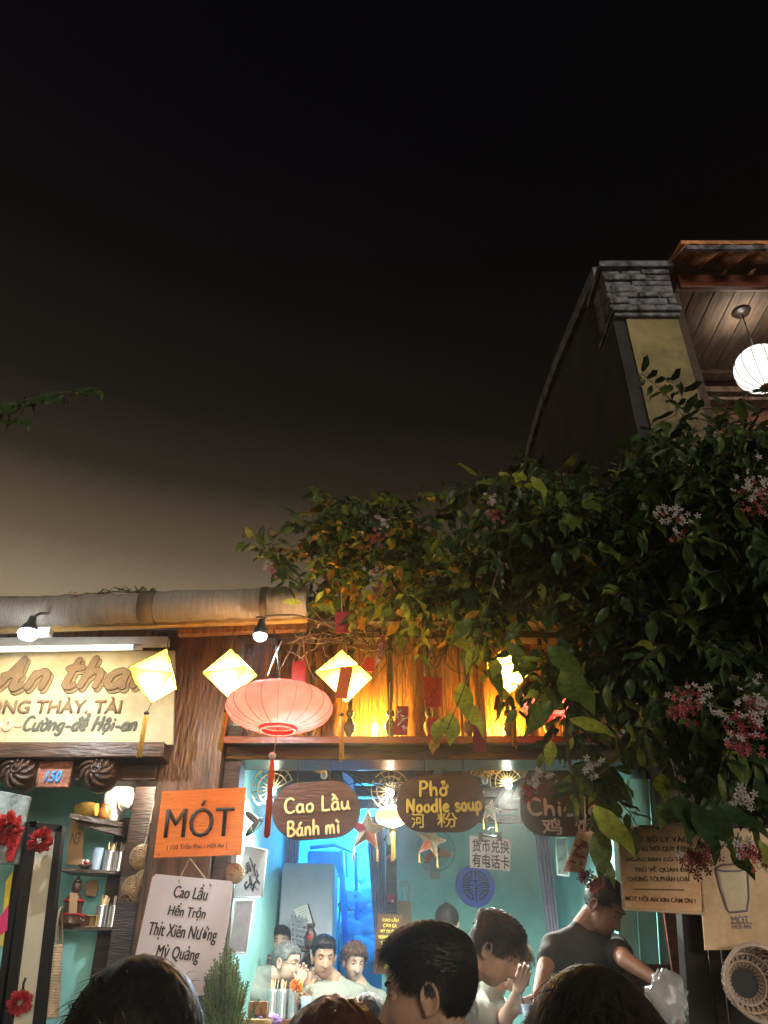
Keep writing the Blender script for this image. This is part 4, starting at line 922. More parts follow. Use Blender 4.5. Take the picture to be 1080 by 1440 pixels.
# ------------------------------------------------------------------ inside the shop
t = thing('wall_fan', 'round wall fan with orange blades on the turquoise back wall', 'fan', P(613, 1225, 7.4))
c = P(613, 1196, 7.3); r = 27 * S(1196, 7.3)
for q in (1.0, .72, .42): MB().tube([c + Vector((math.cos(a) * r * q, -.06 * (1 - q), math.sin(a) * r * q)) for a in np.linspace(0, math.tau, 30)], .004 if q == 1 else .0022, 5, cap=False).build('guard_ring', 'fan_guard', t)
for k in range(24):
    a = k * math.tau / 24; MB().tube([c + Vector((0, -.06, 0)), c + Vector((math.cos(a) * r, 0, math.sin(a) * r))], .0015, 4).build('guard_wire', 'fan_guard', t)
for k in range(3):
    a = k * math.tau / 3 + .3; M_ = Matrix.Rotation(a, 3, 'Y') @ Matrix.Rotation(.4, 3, 'X'); MB().ball(c + Matrix.Rotation(a, 3, 'Y') @ Vector((r * .45, 0, 0)), (r * .4, .008, r * .22), 14, 8, M_).build('blade', 'fan_orange', t)
MB().lathe(c + Vector((0, .22, 0)), [(.05, 0), (.06, .05), (.05, .16), (.03, .2)], 16, (0, -1, 0), closed=True).build('motor', 'fan_guard', t); MB().ball(c - Vector((0, .04, 0)), .03).build('hub', 'wire', t)
MB().box(c + Vector((0, .24, -.1)), (.08, .04, .2)).build('wall_bracket', 'fan_guard', t)
# round blue emblem
EY = 7.56; c = P(669, 1245, EY); er = 27.5 * S(1245, EY)
t = thing('blue_emblem', 'round blue painted longevity emblem on the turquoise back wall', 'wall emblem', c - Vector((0, 0, er)))
MB().lathe(c + Vector((0, .03, 0)), [(er * .98, 0), (er, .01), (er * .985, .03)], 40, (0, -1, 0), closed=True).build('disc', 'emblem_blue', t)
mb = MB(); u = er
def ln(*pts):
    mb.tube([c + Vector((x * u, -.006, z * u)) for x, z in pts], u * .028, 6, flat=.4)
ar = lambda a0, a1, rr: [(math.cos(R(a)) * rr, math.sin(R(a)) * rr) for a in np.linspace(a0, a1, 12)]
for sx in (1, -1):
    for sz in (1, -1):
        ln(*[(x * sx, z * sz) for x, z in ar(18, 76, .68)]); ln((sx * .17, sz * .66), (sx * .17, sz * .42), (sx * .30, sz * .42)); ln((sx * .42, sz * .53), (sx * .42, sz * .36), (sx * .2, sz * .36 - .02 * sz)); ln((sx * .64, sz * .2), (sx * .2, sz * .2), (sx * .2, sz * .3)); ln((sx * .3, sz * .28), (sx * .55, sz * .28))
    ln((sx * .7, 0), (sx * .12, 0)); ln((sx * .7, .1), (sx * .3, .1)); ln((sx * .7, -.1), (sx * .3, -.1))
ln((0, .68), (0, .34)); ln((0, -.12), (0, -.75)); ln((-.12, .22), (.12, .22)); ln((-.14, -.14), (.14, -.14)); ln((0, .2), (0, -.1))
mb.build('emblem_lines', 'emblem_line', t)
# curtains
def curtain(px0, px1, pb0, pb1, y0, y1, Y, label, m='curtain', folds=7):
    t = thing('door_curtain', label, 'curtain', P((pb0 + pb1) / 2, y1, Y), 'grey purple curtains'); vs = []; fs = []; n = folds * 6; rows_ = 14
    for j in range(rows_ + 1):
        f_ = j / rows_; y = y0 + (y1 - y0) * f_
        for i in range(n + 1):
            g = i / n; x = (px0 + (pb0 - px0) * f_) * (1 - g) + (px1 + (pb1 - px1) * f_) * g; p = P(x, y, Y); vs.append(p + Vector((0, .022 * math.sin(g * folds * math.tau + .5 * math.sin(f_ * 5)), 0)))
    for j in range(rows_):
        for i in range(n): a = j * (n + 1) + i; fs.append((a, a + 1, a + n + 2, a + n + 1))
    o = MB().add(vs, fs, True).build('cloth', m, t); sd = o.modifiers.new('thick', 'SOLIDIFY'); sd.thickness = .004
    MB().tube([P(px0 - 2, y0, Y), P(px1 + 2, y0, Y)], .012, 6).build('curtain_rod', 'steel_dark', t)
    return t
curtain(396, 424, 386, 409, 1150, 1345, 7.4, 'gathered grey purple curtain on the fridge side of the blue doorway')
curtain(514, 538, 528, 545, 1150, 1335, 7.4, 'gathered grey purple curtain by the brown menu panel', folds=6)
curtain(752, 772, 772, 788, 1172, 1335, 7.0, 'narrow furled grey purple curtain before the right-hand wall panel', folds=4)
# fridge
t = thing('fridge', 'tall pale grey fridge standing in the blue doorway', 'fridge', P(430, 1500, 7.0))
a, b = P(398, 1214, 7.0), P(471, 1214, 7.0); MB().box2((a.x, 7.0, FLOOR), (b.x, 7.55, a.z)).build('cabinet', 'fridge', t, bevel=.015)
MB().box2((a.x, 6.96, FLOOR + .05), (b.x, 6.998, a.z - .55)).build('door', 'fridge', t, bevel=.015); MB().box2((a.x, 6.96, a.z - .54), (b.x, 6.998, a.z)).build('door', 'fridge', t, bevel=.015)
t = thing('notepad', 'white order pad with black edge and red clip stuck on the fridge', 'notepad', P(428, 1304, 6.94)); pxplate(MB(), [(413, 1279), (432, 1271), (441, 1302), (424, 1305)], 6.94, .012).build('paper', 'paper_white', t); pxplate(MB(), [(432, 1271), (434, 1271), (443, 1302), (441, 1302)], 6.935, .02).build('edge', 'ink', t); MB().ball(P(431, 1305, 6.93), (.03, .01, .015)).build('clip', 'red_cloth', t)
for k in range(6): pen([(418 + k * .8, 1281 + k * 3.5), (430 + k, 1276 + k * 3.6)], 6.937, 'ink', t, .0012, 'handwriting')
t = thing('plastic_crate', 'grey perforated plastic crate leaning on the fridge below the pad', 'crate', P(420, 1330, 6.85))
for y in range(1288, 1328, 7): pxplate(MB(), [(409, y), (433, y + 5), (433, y + 8), (409, y + 3)], 6.86, .02).build('slat', 'crate_grey', t)
for x in range(409, 434, 5): pxplate(MB(), [(x, 1286 + (x - 409) * .2), (x + 2, 1286 + (x - 409) * .2), (x + 2, 1326 + (x - 409) * .2), (x, 1326 + (x - 409) * .2)], 6.858, .024).build('slat', 'crate_grey', t)
t = thing('vacuum_flask', 'small dark red flask beside the crate', 'flask', P(436, 1338, 6.6)); MB().lathe(P(436, 1335, 6.6), [(.035, 0), (.045, .03), (.045, .1), (.02, .14), (.03, .15), (.03, .17)], 16, closed=True).build('body', 'statue_dark', t); MB().ball(P(436, 1318, 6.58), .03).build('cap', 'red_cloth', t)
# kitchen goods
t = thing('water_tank', 'blue water tank on the wall inside the kitchen', 'tank', P(460, 1215, 8.9)); pxplate(MB(), [(432, 1196), (489, 1196), (489, 1228), (432, 1228)], 8.7, .4).build('tank', 'tank_blue', t, bevel=.02)
MB().tube([P(436, 1192, 8.6), P(470, 1188, 8.6), P(500, 1200, 8.6), P(503, 1340, 8.6)], .02).build('pipe', 'tank_blue', t); MB().tube([P(480, 1196, 8.6), P(487, 1340, 8.6)], .03).build('pipe', 'tank_blue', t)
t0_ = (('at the top of the rack', 507, 1262, .13), ('with a pale knot on the rack', 522, 1278, .11), ('pressed against the curtain', 520, 1300, .14), ('sagging over the rack edge', 500, 1308, .13), ('lying low beside the fridge', 512, 1330, .15), ('near the brown menu panel', 528, 1322, .12))
for i, (s, x, y, r) in enumerate(t0_):
    t = thing('plastic_sack', 'crumpled clear plastic sack ' + s, 'bag', P(x, y + 12, 8.7), 'plastic sacks in the blue kitchen'); c = P(x, y, 8.7); mb = MB(); mb.ball(c, (r * 1.3, r, r * .9), 18, 12)
    for v in mb.v: d = (v - c); v += d * random.uniform(-.16, .2)
    mb.build('sack', 'bag_clear_blue', t); MB().tube([c + Vector((0, 0, r * .8)), c + Vector((.02, 0, r * 1.4))], [.03, .05], 8).build('knot', 'bag_clear_blue', t)
# post by the door with small things
t = thing('inner_post', 'dark post beside the doorway carrying small hanging things', 'post', P(549, 1400, 7.3)); MB().box2((P(543, 1250, 7.2).x, 7.2, FLOOR), (P(558, 1250, 7.2).x, 7.3, ZC)).build('post', 'dark_wood', t, bevel=.005)
t = thing('small_plush', 'tiny white hanging figure on the dark post', 'ornament', P(547, 1184, 7.0)); MB().ball(P(547, 1171, 7.0), .035).build('head', 'paint_white', t); MB().ball(P(547, 1180, 7.0), (.03, .025, .045)).build('body', 'paint_white', t)
MB().tube([P(547, 1168, 7), P(548, 1140, 7)], .002, 5).build('cord', 'wire', t)
for s in (-1, 1): MB().tube([P(547 + s * 3, 1176, 7.0), P(547 + s * 6, 1182, 7.0)], .012, 6).build('arm', 'wire', t)
t = thing('red_ball', 'round red ornament on the dark post', 'ornament', P(550, 1216, 7.1)); MB().ball(P(550, 1208, 7.1), .035).build('ball', 'red_cloth', t); MB().tube([P(550, 1203, 7.1), P(550, 1190, 7.1)], .003, 5).build('cord', 'wire', t)
t = thing('red_switch_box', 'little red box with white dot on the dark post', 'box', P(550, 1270, 7.15)); pxplate(MB(), [(545, 1258), (555, 1259), (555, 1270), (545, 1269)], 7.15, .045).build('case', 'red_cloth', t, bevel=.004); MB().ball(P(552, 1267, 7.14), .01, 8, 6).build('dot', 'paint_white', t)
t = thing('kraft_bag', 'brown kraft paper carrier hanging on the turquoise wall', 'bag', P(566, 1312, 7.45)); pxplate(MB(), [(556, 1266), (578, 1267), (580, 1312), (556, 1313)], 7.42, .1).build('bag', 'card_brown', t, bevel=.005)
for q in (0, 6): MB().tube([P(559 + q, 1268, 7.41), P(559 + q, 1245, 7.41), P(565 + q, 1238, 7.41), P(571 + q, 1248, 7.41), P(574, 1268, 7.41)], .006, 6).build('handle', 'bamboo_pale', t)
picture([(781, 1178), (797, 1178), (800, 1232), (784, 1230)], 6.2, 'picture_grey', 'narrow grey photo panel on the right wall below the oval sign', 'paper_white')
# turquoise folding panels on the right
t = thing('turquoise_door', 'turquoise panelled wooden door leaf folded open behind the rusty notice', 'door', P(900, 1440, 4.75))
for i, (x0, x1, s0, s1) in enumerate(((858, 883, 872, 900), (884, 912, 901, 928), (913, 931, 929, 940))):
    pxplate(MB(), [(x0, 1095), (x1, 1095), (s1, 1362), (s0, 1362)], 4.85 - .02 * (i % 2), .03).build('panel', 'turquoise_green' if i % 2 else 'turquoise', t, bevel=.004)
t = thing('dark_red_counter', 'dark red wooden counter behind the man in black', 'counter', P(900, 1440, 4.3)); a = P(885, 1366, 4.6); MB().box2((a.x - .1, 4.5, FLOOR), (a.x + .6, 4.9, a.z)).build('body', 'red_wood', t, bevel=.008)
MB().box2((a.x - .12, 4.46, a.z + .002), (a.x + .62, 4.92, a.z + .03)).build('top', 'dark_wood', t, bevel=.005)
t = thing('dark_red_board', 'upright dark red board between the turquoise door and the dark post', 'board', P(940, 1360, 4.4)); pxplate(MB(), [(932, 1270), (948, 1270), (962, 1366), (946, 1366)], 4.4, .02).build('board', 'red_wood', t)
# dark porch panel and posts behind the poster
t = thing('porch_screen', 'black painted wooden porch screen carrying the tan poster', 'screen', P(1040, 1440, 3.6))
pxplate(MB(), [(950, 1150), (975, 1150), (1012, 1480), (972, 1480)], 3.55, .08).build('post', 'black_lacquer', t, bevel=.006)
pxplate(MB(), [(976, 1150), (992, 1150), (1030, 1480), (1013, 1480)], 3.58, .06).build('stile', 'dark_wood', t, bevel=.006)
pxplate(MB(), [(993, 1150), (1200, 1150), (1240, 1480), (1031, 1480)], 3.64, .04).build('panel', 'black_lacquer', t)
# round basket
t = thing('round_basket', 'round open weave bamboo basket hanging below the tan poster', 'basket', P(1055, 1430, 3.35)); c = P(1062, 1382, 3.38); r = 46 * S(1382, 3.38)
mb = MB()
for q in (1, .97): mb.tube([c + Vector((math.cos(a) * r * q, -.04, math.sin(a) * r * q * 1.02)) for a in np.linspace(0, math.tau, 36)], .0065, 6, cap=False)
mb.build('rim', 'basket_pale', t)
for k in range(26):
    a = k * math.tau / 26
    for s in (.55, -.55): MB().tube([c + Vector((math.cos(a) * r, -.04, math.sin(a) * r)), c + Vector((math.cos(a + s * .5) * r * .86, .05, math.sin(a + s * .5) * r * .86)), c + Vector((math.cos(a + s) * r * .42, .1, math.sin(a + s) * r * .42))], .0055, 5, flat=.5).build('strip', 'basket_pale', t)
MB().lathe(c + Vector((0, .115, 0)), [(r * .46, 0), (r * .46, .012)], 24, (0, -1, 0), closed=True).build('base', 'darkness', t)
for q in (.6, .8): MB().tube([c + Vector((math.cos(a) * r * q, .10 - .12 * (q - .42), math.sin(a) * r * q)) for a in np.linspace(0, math.tau, 28)], .005, 5, cap=False).build('hoop', 'basket_pale', t)

# table, benches and table things
TZ = P(420, 1432, 5.9).z
t = thing('dining_table', 'wooden dining table with the seated guests around it', 'table', (P(420, 1440, 6.0).x, 6.0, FLOOR)); tx = P(420, 1440, 6.0).x
MB().box2((tx - .28, 5.7, TZ - .03), (tx + .22, 6.35, TZ)).build('top', 'red_wood', t, bevel=.006)
for sx in (-.25, .19):
    for y in (5.76, 6.3): MB().box((tx + sx, y, (TZ + FLOOR) / 2 - .02), (.05, .05, TZ - FLOOR - .04)).build('leg', 'red_wood', t)
def bench(px0, px1, py, Y, label):
    t = thing('bench', label, 'bench', P((px0 + px1) / 2, 1500, Y), 'brown wooden benches'); a, b = P(px0, py, Y), P(px1, py, Y)
    MB().box2((a.x, Y, a.z - .04), (b.x, Y + .05, a.z)).build('back_rail', 'beam_wood', t, bevel=.006)
    for i in range(4):
        x = a.x + (b.x - a.x) * (i + .5) / 4
        MB().box((x, Y + .025, a.z - .25), ((b.x - a.x) / 4 * .8, .02, .41)).build('back_panel', 'red_wood' if i % 2 else 'beam_wood', t)
    for x in (a.x + .02, b.x - .02): MB().box2((x - .02, Y - .0, FLOOR), (x + .02, Y + .045, a.z - .041)).build('leg', 'beam_wood', t)
    MB().box2((a.x, Y - .35, FLOOR + .42), (b.x, Y - .003, FLOOR + .46)).build('seat', 'beam_wood', t)
bench(341, 388, 1342, 6.6, 'brown bench back beside the conifer, before the dark haired woman'); bench(392, 436, 1330, 6.75, 'brown panelled bench back below the fridge')
for px, s in ((381, 'can of chopsticks nearest the conifer on the dining table'), (395, 'middle can of chopsticks on the dining table'), (411, 'can on the dining table with its sticks leaning over')):
    p = P(px, 1434, 5.85); p.z = TZ + .001; can(p, s, .16, group='cans on the dining table')
t = thing('orange_flower', 'orange paper flower in a can on the dining table', 'flower', P(417, 1402, 5.7)); mb = MB(); c = P(417, 1386, 5.7)
for k in range(60):
    d = Vector((random.gauss(0, 1), random.gauss(0, 1), random.gauss(0, 1))).normalized(); a = d.orthogonal().normalized() * .008; mb.add([c, c + d * .04 + a, c + d * .04 - a], [(0, 1, 2)])
mb.build('petals', 'orange_fruit', t); MB().tube([c, P(415, 1425, 5.7)], .003, 5).build('stem', 'rope', t)
t = thing('drink_cup', 'clear cup of brown drink with two yellow straws', 'cup', P(430, 1430, 5.6)); p = P(430, 1428, 5.6)
MB().lathe(p, [(.026, 0), (.036, .10), (.034, .10), (.024, .004)], 18).build('cup', 'bag_clear_blue', t); MB().lathe(p + Vector((0, 0, .003)), [(.023, 0), (.031, .08)], 18, closed=True).build('drink', 'drink', t)
for a, b in (((427, 1400), (424, 1372)), ((433, 1400), (441, 1376))): MB().tube([P(*a, 5.6), P(*b, 5.57)], .0035, 6).build('straw', 'straw_yellow', t)
t = thing('purple_plastic_bag', 'crumpled purple plastic bag in front of the cans', 'bag', P(380, 1439, 4.9)); mb = MB(); c = P(380, 1434, 4.9); mb.ball(c, (.05, .04, .028), 20, 14)
for v in mb.v: v += (v - c) * random.uniform(-.25, .35)
mb.build('bag', 'purple_bag', t)
t = thing('bamboo_tray', 'yellow bamboo tray edge at the foot of the conifer', 'tray', P(355, 1445, 4.0)); c = P(357, 1438, 4.05); MB().lathe(c, [(.07, -.02), (.085, .012), (.08, .012), (.065, -.015)], 24).build('tray', 'bamboo', t)
t = thing('stool', 'low orange brown wooden stool behind the conifer', 'stool', P(364, 1425, 4.5)); MB().box(P(364, 1418, 4.5), (.09, .1, .06)).build('seat', 'plank_wood', t, bevel=.005); 
for s in (-.035, .035): MB().box(P(364, 1418, 4.5) + Vector((s, 0, -.3)), (.02, .08, .54)).build('leg', 'plank_wood', t)
# ------------------------------------------------------------------ flowering vine
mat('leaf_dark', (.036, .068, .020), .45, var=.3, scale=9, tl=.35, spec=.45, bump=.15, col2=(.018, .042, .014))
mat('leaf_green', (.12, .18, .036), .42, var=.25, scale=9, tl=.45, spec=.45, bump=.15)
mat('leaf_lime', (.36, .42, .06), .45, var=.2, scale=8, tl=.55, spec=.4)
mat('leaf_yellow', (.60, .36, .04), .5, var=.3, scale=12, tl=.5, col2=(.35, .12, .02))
mat('vine_stem', (.10, .065, .04), .8, var=.3, scale=20, bump=.4); mat('petal_white', (.55, .50, .50), .6, tl=.3, bump=0); mat('petal_pink', (.50, .10, .13), .6, tl=.3, bump=0); mat('petal_red', (.30, .03, .05), .6, tl=.3, bump=0)
mat('conifer', (.19, .26, .09), .6, var=.35, scale=12, tl=.2, bump=0, col2=(.10, .14, .05))
LP = []
def leaf_shape(w, droop, fold, wav):
    rows_ = [(0, .03), (.08, .32), (.22, .78), (.40, 1), (.58, .88), (.75, .55), (.88, .24), (1, .0)]
    vs = []; fs = []
    for i, (t, q) in enumerate(rows_):
        z = -t; y = -droop * t * t * .5 + wav * math.sin(t * 7) * .02
        vs += [(-w * q, y - fold * q * w + wav * .015 * math.sin(i * 2.1), z), (0, y, z - .0), (w * q, y - fold * q * w + wav * .015 * math.cos(i * 1.7), z)]
    for i in range(len(rows_) - 1):
        a = i * 3; fs += [(a, a + 1, a + 4, a + 3), (a + 1, a + 2, a + 5, a + 4)]
    return np.array(vs), fs
SHAPES = [leaf_shape(.20, .6, .4, 3), leaf_shape(.24, 1.1, .25, 4), leaf_shape(.16, .3, .8, 2.5), leaf_shape(.21, -.35, .35, 5)]
LM = ['leaf_dark', 'leaf_green', 'leaf_lime', 'leaf_yellow']
LMESH = {}
for si, (vs, fs) in enumerate(SHAPES):
    for mi, m in enumerate(LM):
        me = bpy.data.meshes.new('leaf'); me.from_pydata([tuple(v) for v in vs], [], fs); me.polygons.foreach_set('use_smooth', [True] * len(fs)); me.materials.append(MATS[m]); LMESH[(si, mi)] = me
def basis(d, nrm):
    d = d.normalized(); x = nrm.cross(d)
    x = x.normalized() if x.length > 1e-5 else d.orthogonal().normalized(); y = (-d).cross(x)
    return Matrix((x, y, -d)).transposed()     # columns x,y,z ; leaf runs along -z = d
def foliage(leaves, parent, n_single):
    """leaves: (pos, Matrix3, size, shape, mat, score)"""
    leaves.sort(key=lambda l: l[5]); singles = leaves[:n_single]; rest = leaves[n_single:]; base = wloc(parent)
    for p, M, s, si, mi, _ in singles:
        o = bpy.data.objects.new('leaf', LMESH[(si, mi)]); COL.objects.link(o); o.parent = parent
        o.matrix_basis = Matrix.Translation(p - base) @ (M.to_4x4()) @ Matrix.Scale(s, 4)
    if not rest: return
    V = []; Fq = []; MI = []; off = 0
    for p, M, s, si, mi, _ in rest:
        vs, fs = SHAPES[si]; q = vs @ (np.array(M).T * s) + np.array(p); V.append(q); f = np.array(fs) + off; Fq.append(f); MI += [mi] * len(fs); off += len(vs)
    V = np.concatenate(V); Fq = np.concatenate(Fq); me = bpy.data.meshes.new('foliage')
    me.vertices.add(len(V)); me.vertices.foreach_set('co', V.astype(np.float32).ravel()); me.loops.add(len(Fq) * 4); me.loops.foreach_set('vertex_index', Fq.astype(np.int32).ravel())
    me.polygons.add(len(Fq)); me.polygons.foreach_set('loop_start', np.arange(0, len(Fq) * 4, 4, dtype=np.int32)); me.polygons.foreach_set('loop_total', np.full(len(Fq), 4, np.int32)) if hasattr(me.polygons, 'foreach_set') else 0
    for m in LM: me.materials.append(MATS[m])
    me.polygons.foreach_set('material_index', np.array(MI, np.int32)); me.update(calc_edges=True); me.validate()
    o = link('foliage', me, None, parent, True); o['kind'] = 'stuff'
def inpoly(x, y, poly):
    c = False; j = len(poly) - 1
    for i in range(len(poly)):
        xi, yi = poly[i]; xj, yj = poly[j]
        if (yi > y) != (yj > y) and x < (xj - xi) * (y - yi) / (yj - yi) + xi: c = not c
        j = i
    return c
def vdepth(x): return 3.92 - 1.55 * max(0, min(1, (x - 430) / 650)) ** .9
twigs = MB()
def twig(L, p, size, mixw, yoff, nl=10, droop=.6, length=.3, spread=1):
    d = Vector((random.gauss(0, .6), random.gauss(-.1, .4), random.gauss(.0, .5))).normalized(); q = p.copy(); pts = [q.copy()]
    for i in range(nl // 2 + 1):
        d = (d + Vector((0, 0, -droop * .35)) + Vector((random.gauss(0, .12), random.gauss(0, .12), 0))).normalized(); q = q + d * length / (nl / 2); pts.append(q.copy())
        side = d.cross(Vector((0, 0, 1))); side = side.normalized() if side.length > .05 else Vector((1, 0, 0))
        g = random.uniform(0, math.pi); side = (Quaternion(d, g) @ side)
        for s in (-1, 1):
            ld = (side * s * random.uniform(.4, 1.0) * spread + Vector((0, -.1, -1)) * random.uniform(.35, 1.2) + d * .4).normalized()
            n_ = Vector((random.gauss(0, .5), -1, random.gauss(.5, .5)))
            sz = size * random.uniform(.55, 1.2) * (1 - .3 * i / (nl / 2 + 1)); mi = random.choices(range(4), mixw)[0]
            L.append((q + side * s * .01, basis(ld, n_), sz, random.randrange(4), mi, q.y + yoff - sz * 3 + random.uniform(0, .25)))
    twigs.tube(pts, .0018, 4)
vine = thing('flowering_vine', 'huge leafy creeper with pink and white star flowers, drooping over the shop front', 'vine', P(1060, 1300, 3.95))
vine.location.z = 0
L = []
def fill(poly, n, mixf, th=.5, size=.085, nl=10, length=.28, droop=.6, dep=None, yb=0):
    xs = [q[0] for q in poly]; ys = [q[1] for q in poly]; k = 0
    while k < n:
        x, y = random.uniform(min(xs), max(xs)), random.uniform(min(ys), max(ys))
        if not inpoly(x, y, poly): continue
        u = random.random() ** 1.3; Y = (dep or vdepth(x)) + th * u
        twig(L, P(x, y - 8, Y), size, mixf(x, y), -(dep or vdepth(x)) , nl, droop, length); k += 1
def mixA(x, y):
    yl = max(0, 1 - (x - 430) / 260) * 1.3; lime = max(.05, .95 - max(0, x - 430) / 480 + (.25 if y > 880 else 0))  # lime and yellow share rises to the left, lantern light put into leaf colour
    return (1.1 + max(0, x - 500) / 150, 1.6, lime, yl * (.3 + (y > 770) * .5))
polyA = [(470, 775), (474, 705), (492, 700), (520, 718), (560, 730), (620, 752), (664, 716), (700, 690), (724, 668), (790, 672), (872, 664), (915, 668), (950, 590), (1000, 582), (1110, 615), (1110, 1040), (1040, 1040), (980, 1000), (920, 960), (860, 960), (835, 930), (812, 890), (800, 850), (760, 820), (700, 815), (650, 815), (600, 805), (540, 805), (485, 800)]
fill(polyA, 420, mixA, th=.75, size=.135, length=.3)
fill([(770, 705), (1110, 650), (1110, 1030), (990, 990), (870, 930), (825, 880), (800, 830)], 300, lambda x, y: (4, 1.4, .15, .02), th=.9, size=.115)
fill([(462, 712), (478, 690), (505, 700), (560, 712), (625, 738), (640, 790), (520, 790), (440, 775)], 46, mixA, th=.35, size=.125, nl=8, length=.12, droop=.25, yb=0)
fill([(425, 770), (432, 738), (480, 720), (480, 850), (440, 835)], 12, mixA, th=.3, size=.115, nl=8, length=.16)
fill([(322, 785), (345, 775), (395, 778), (410, 798), (372, 802), (330, 797)], 7, lambda x, y: (2, 2, .3, .2), th=.1, size=.11, nl=6, length=.12, dep=3.65)
fill([(410, 745), (440, 735), (445, 760), (420, 765)], 3, lambda x, y: (2, 2, 0, 0), th=.1, size=.11, nl=6, length=.12, dep=3.6)
fill([(440, 790), (530, 780), (540, 835), (480, 840), (445, 820)], 24, lambda x, y: (.2, 1, 1, 2.0), th=.2, size=.095, nl=8, length=.16)
fill([(540, 810), (700, 820), (700, 845), (650, 855), (570, 840)], 36, lambda x, y: (.4, 1.4, 1.6, .7), th=.3, size=.125)
fill([(650, 840), (700, 850), (700, 880), (660, 870)], 6, lambda x, y: (.5, 1.6, 1.6, .3), th=.2, size=.14, nl=6, length=.2)
fill([(785, 930), (830, 930), (865, 960), (860, 1010), (825, 1010), (790, 990)], 30, lambda x, y: (2, 2, .9, .05), th=.4, size=.11)
fill([(822, 1060), (838, 1060), (842, 1120), (832, 1130)], 6, lambda x, y: (2, 2, .7, 0), th=.2, size=.13, nl=6, length=.16)
fill([(970, 980), (1110, 1000), (1110, 1070), (1050, 1075), (990, 1040)], 24, lambda x, y: (3, 1.6, .3, 0), th=.3, size=.12)
# big individual leaves that hang low
def bigleaf(x, y, sz, ang, mi, Y, si=None):
    d = Vector((math.sin(R(ang)), -.12, -math.cos(R(ang)))); L.append((P(x, y, Y), basis(d, Vector((random.uniform(-.3, .3), -1, .25))), sz, random.randrange(4) if si is None else si, mi, -9))
for a in ((728, 915, .15, 15, 2, 3.0), (700, 925, .13, -20, 2, 3.0), (742, 925, .14, -10, 1, 3.0), (712, 900, .16, 30, 1, 3.0), (766, 960, .14, 30, 1, 3.0), (648, 958, .21, 4, 2, 3.2), (634, 1000, .19, -8, 2, 3.2), (655, 985, .17, 25, 2, 3.25), (618, 1010, .15, -15, 2, 3.25), (612, 1035, .10, -5, 3, 3.2), (690, 930, .19, 10, 1, 3.1), (672, 905, .17, -20, 2, 3.1), (640, 890, .16, 12, 2, 3.2), (662, 868, .15, -35, 1, 3.1),
          (770, 905, .22, 30, 1, 2.8), (780, 930, .2, 40, 0, 2.85), (790, 940, .24, 15, 1, 2.7), (775, 985, .2, -40, 1, 2.7), (800, 1010, .17, 60, 2, 2.7), (775, 1040, .12, -10, 2, 2.8),
          (965, 1115, .18, -25, 0, 2.4, 1), (990, 1120, .18, 5, 0, 2.4, 1), (1012, 1125, .15, 25, 0, 2.4, 1), (948, 1125, .14, -35, 1, 2.45), (930, 1085, .13, -10, 2, 2.6), (978, 1125, .19, -6, 0, 2.35, 0), (1030, 1190, .1, 10, 1, 2.3), (1068, 1180, .14, 5, 2, 2.2), (835, 1130, .2, 25, 2, 2.6), (845, 1160, .17, -10, 1, 2.6), (830, 1190, .13, 30, 1, 2.6),
          (735, 662, .15, -25, 2, 2.9), (748, 668, .15, 20, 2, 2.9), (725, 672, .12, -5, 2, 2.9), (790, 690, .13, -15, 1, 2.8), (820, 700, .14, 20, 1, 2.7), (800, 720, .16, -5, 1, 2.7), (845, 760, .15, 5, 1, 2.65),
          (520, 835, .09, 10, 3, 3.4), (455, 830, .1, -20, 2, 3.5), (425, 845, .11, -70, 2, 3.5), (445, 850, .1, 60, 1, 3.5)):
    bigleaf(*a)
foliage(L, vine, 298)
tw = twigs.build('twigs', 'vine_stem', vine); tw['kind'] = 'stuff'
# stems and bare winter twigs
def stem(pts, r0, r1, m='vine_stem'):
    q = [tuple(P(*a)) for a in pts]; q = _smooth(q, 6); n_ = len(q); MB().tube(q, [r0 + (r1 - r0) * i / (n_ - 1) for i in range(n_)], 8).build('stem', m, vine)
tr = P(1060, 1300, 3.95)
MB().tube(_smooth([(tr.x, tr.y, 0), (tr.x + .05, tr.y - .02, 1), (tr.x - .04, tr.y - .1, 2), (tr.x - .02, tr.y - .5, 2.8), tuple(P(1000, 950, 3.0))], 8), .035, 10).build('trunk', 'vine_stem', vine)
stem([(1000, 950, 3.0), (900, 850, 3.1), (760, 790, 3.3), (600, 800, 3.6), (440, 800, 3.85)], .022, .005)
stem([(1000, 950, 3.0), (1010, 800, 3.0), (980, 640, 3.1)], .02, .006)
stem([(900, 850, 3.1), (800, 1000, 2.9), (830, 1180, 2.8)], .014, .004)
stem([(360, 868, 3.8), (420, 866, 3.8), (500, 888, 3.85), (600, 884, 3.9), (700, 880, 3.7)], .005, .009)
stem([(700, 800, 3.0), (672, 900, 3.05), (655, 960, 3.1), (628, 1028, 3.15)], .003, .002)
mb = MB()
for k in range(70):
    x, y = random.uniform(420, 650), random.uniform(876, 900); Y = random.uniform(3.7, 4.1); q = P(x, y, Y); d = Vector((random.gauss(-.5, .8), random.gauss(0, .3), random.gauss(-.5, .5))).normalized(); pts = [q]
    for i in range(7): d = (d + Vector((random.gauss(0, .45), random.gauss(0, .25), random.gauss(-.02, .45)))).normalized(); q = q + d * .045; pts.append(q)
    mb.tube(pts, [.0045, .0042, .004, .0035, .003, .0026, .002, .0012], 5)
mb.build('bare_twigs', 'vine_stem', vine)['kind'] = 'stuff'
